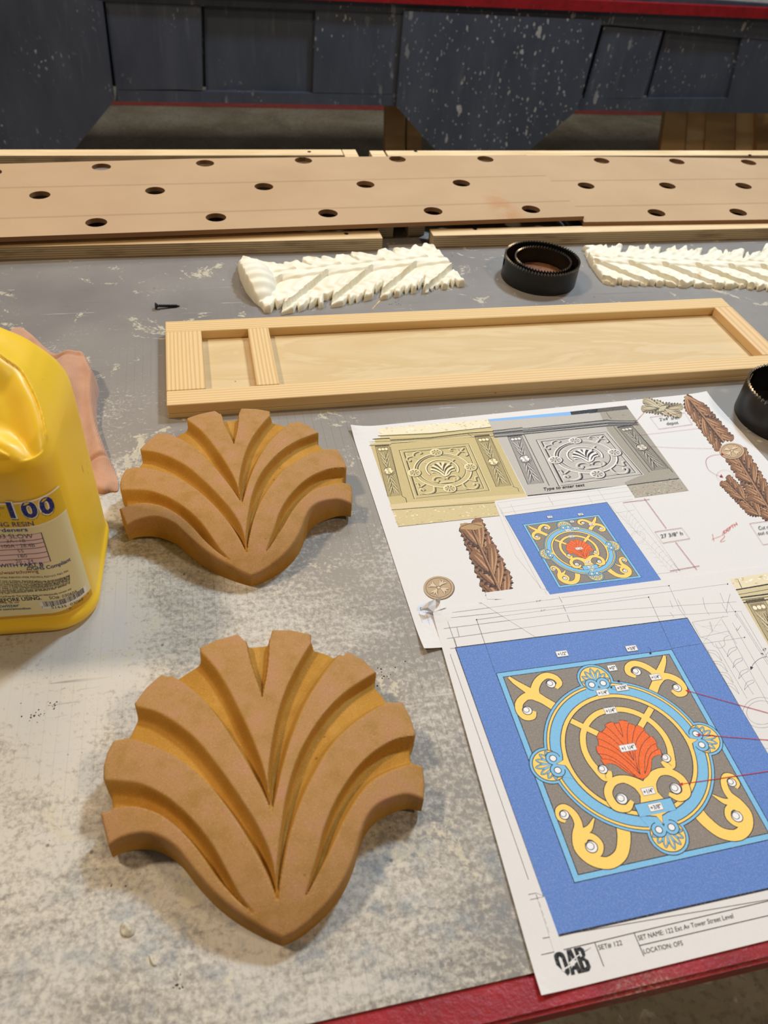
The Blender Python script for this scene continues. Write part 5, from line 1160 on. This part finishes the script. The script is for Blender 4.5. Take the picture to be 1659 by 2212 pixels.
ltext('Follow us on', (-60, 1652), (240, 1646), 24, (150, 30, 36), 4, .01); ltext('twitter', (-10, 1702), (250, 1690), 40, (60, 120, 150), 4, .02); ltext('twitter.com/smoothon', (-130, 1742), (392, 1722), 28, DK, 4, .012)
ltext('Macungie, PA 18062 • 610-252-5800 • www.smooth-on.com', (-190, 1822), (900, 1716), 30, NV, 4, .012)
# bar code
ba, bb_ = np.array(j6(556, 1690)), np.array(j6(1060, 1510)); ba[1] -= .0; w0 = np.array(j6(518, 1718)); w1 = np.array(j6(1100, 1500))
lfill([(w0[0], w0[1]), (w1[0], w1[1]), (w1[0], w1[1]+.0078), (w0[0], w0[1]+.0078)], (244, 240, 232), 3)
rb = random.Random(9); s_ = 0.0
while s_ < 1:
    w_ = rb.choice((.007, .011, .018)); q = ba+(bb_-ba)*s_; q2_ = ba+(bb_-ba)*min(1, s_+w_)
    lfill([(q[0], q[1]), (q2_[0], q2_[1]), (q2_[0], q2_[1]+.0055), (q[0], q[1]+.0055)], (14, 14, 18), 4); s_ += w_+rb.choice((.007, .012, .016))
ltext('7', (528, 1714), (546, 1712), 28, DK, 5); ltext('51635  03060', (650, 1712), (1048, 1600), 30, DK, 5, .006); ltext('2', (1098, 1532), (1112, 1526), 20, DK, 5)
lab = LA.mesh('label'); link('label', lab, M['ink'], jug)['label'] = 'printed yellow and cream paper label'
# ------------------------------------------------------------------ cloth
def cz(x, y, z): return tuple(P(x, y, z))
oc = catmull([cz(60, 730, .012), cz(96, 746, .020), cz(130, 754, .024), cz(158, 751, .026), cz(182, 754, .026), cz(196, 786, .024), cz(207, 812, .020), cz(202, 842, .018), cz(206, 900, .014), cz(226, 962, .010), cz(248, 1012, .006), cz(254, 1052, .004), cz(236, 1056, .004), cz(214, 1060, .004), cz(150, 1040, .004), cz(110, 960, .004), cz(70, 900, .006), cz(30, 840, .006), cz(20, 760, .008)], 5, True)
cuff0 = np.array(cz(236, 1056, .004)); ctop = np.array(cz(170, 752, .024)); cax = (ctop-cuff0)/np.hypot(*(ctop-cuff0)); csd = np.array([-cax[1], cax[0]]); cL = np.hypot(*(ctop-cuff0))
def cloth_h(X, Y, d):
    u = ((X-cuff0[0])*cax[0]+(Y-cuff0[1])*cax[1])/cL; v = (X-cuff0[0])*csd[0]+(Y-cuff0[1])*csd[1]
    z = .0045+.021*sstep(u*1.1)+.0035*np.sin(u*9+v*60)*sstep(u*2)+.0022*np.sin(v*230+u*5)
    z = z-.0035*np.exp(-((u-.21+v*.8)/.012)**2)-.004*np.exp(-((u-.93-v*1.6)/.02)**2)
    e = np.clip(d/.006, 0, 1); return np.maximum(z*(.25+.75*np.sqrt(1-(1-e)**2)), .0012)
cl = link('knit_cloth', relief('knit_cloth', [tuple(p) for p in oc], cloth_h, .0011), M['cloth']); tag(cl, 'crumpled dusty pink knit cloth behind the yellow jug', 'cloth')
# ------------------------------------------------------------------ crumbs and chips
def chip(name, cen, pts, hgt, mat, label, cat):
    c = np.array(P(*cen)); o = [tuple(P(cen[0]+x, cen[1]+y)-c) for x, y in pts]
    me = relief(name, catmull(o, 4, True), lambda X, Y, d: hgt*np.sqrt(np.clip(d/.0022, 0, 1))*(1+.4*np.sin(X*900)*np.cos(Y*700))+.0002, .0005)
    ob = link(name, me, mat, None, (c[0], c[1], 0)); tag(ob, label, cat); return ob
chip('glue_chip', (275, 2010), [(-12, -14), (0, -20), (8, -10), (16, -2), (14, 10), (2, 16), (-12, 12), (-15, 0)], .0022, M['chip'], 'tan translucent glue chip below the left wing of the nearest shell', 'chip')
chip('glue_chip', (328, 2076), [(-6, -12), (0, -14), (6, 0), (12, 8), (4, 12), (-4, 2)], .0016, M['chip'], 'small tan glue flake near the bottom edge, below the larger chip', 'chip')
chip('wood_splinter', (817, 653), [(14, -17), (16, -15), (-10, 13), (-13, 14)], .0008, M['wood2'], 'thin pale wood splinter between the white leaf carving and the pine frame', 'splinter')
gr = random.Random(2); V = []; F = []
def grit(px, py, r):
    x, y = P(px, py); b = len(V); k = [gr.uniform(.6, 1.3) for _ in range(5)]
    V.extend([(x+r*k[i]*math.cos(i*1.257), y+r*k[i]*math.sin(i*1.257), 0) for i in range(5)]+[(x, y, r*.7)]); F.extend([(b+i, b+(i+1) % 5, b+5) for i in range(5)])
for cx, cy, n_, sp_ in ((76, 1549, 14, 8), (113, 1521, 12, 7), (92, 1540, 4, 5), (852, 652, 16, 9), (1455, 880, 2, 3), (260, 1930, 2, 30), (840, 1455, 14, 22), (386, 2130, 10, 12)):
    for _ in range(n_): grit(cx+gr.gauss(0, sp_), cy+gr.gauss(0, sp_*.7), gr.uniform(.0003, .0008))
for _ in range(70): grit(gr.uniform(0, 1000), gr.uniform(600, 2150), gr.uniform(.0002, .0005))
me = bpy.data.meshes.new('grit'); me.from_pydata([tuple(map(float, v)) for v in V], [], F); me.update()
tag(link('grit', me, M['speck']), 'dark specks of workshop grit scattered over the table', 'grit', None, 'stuff')
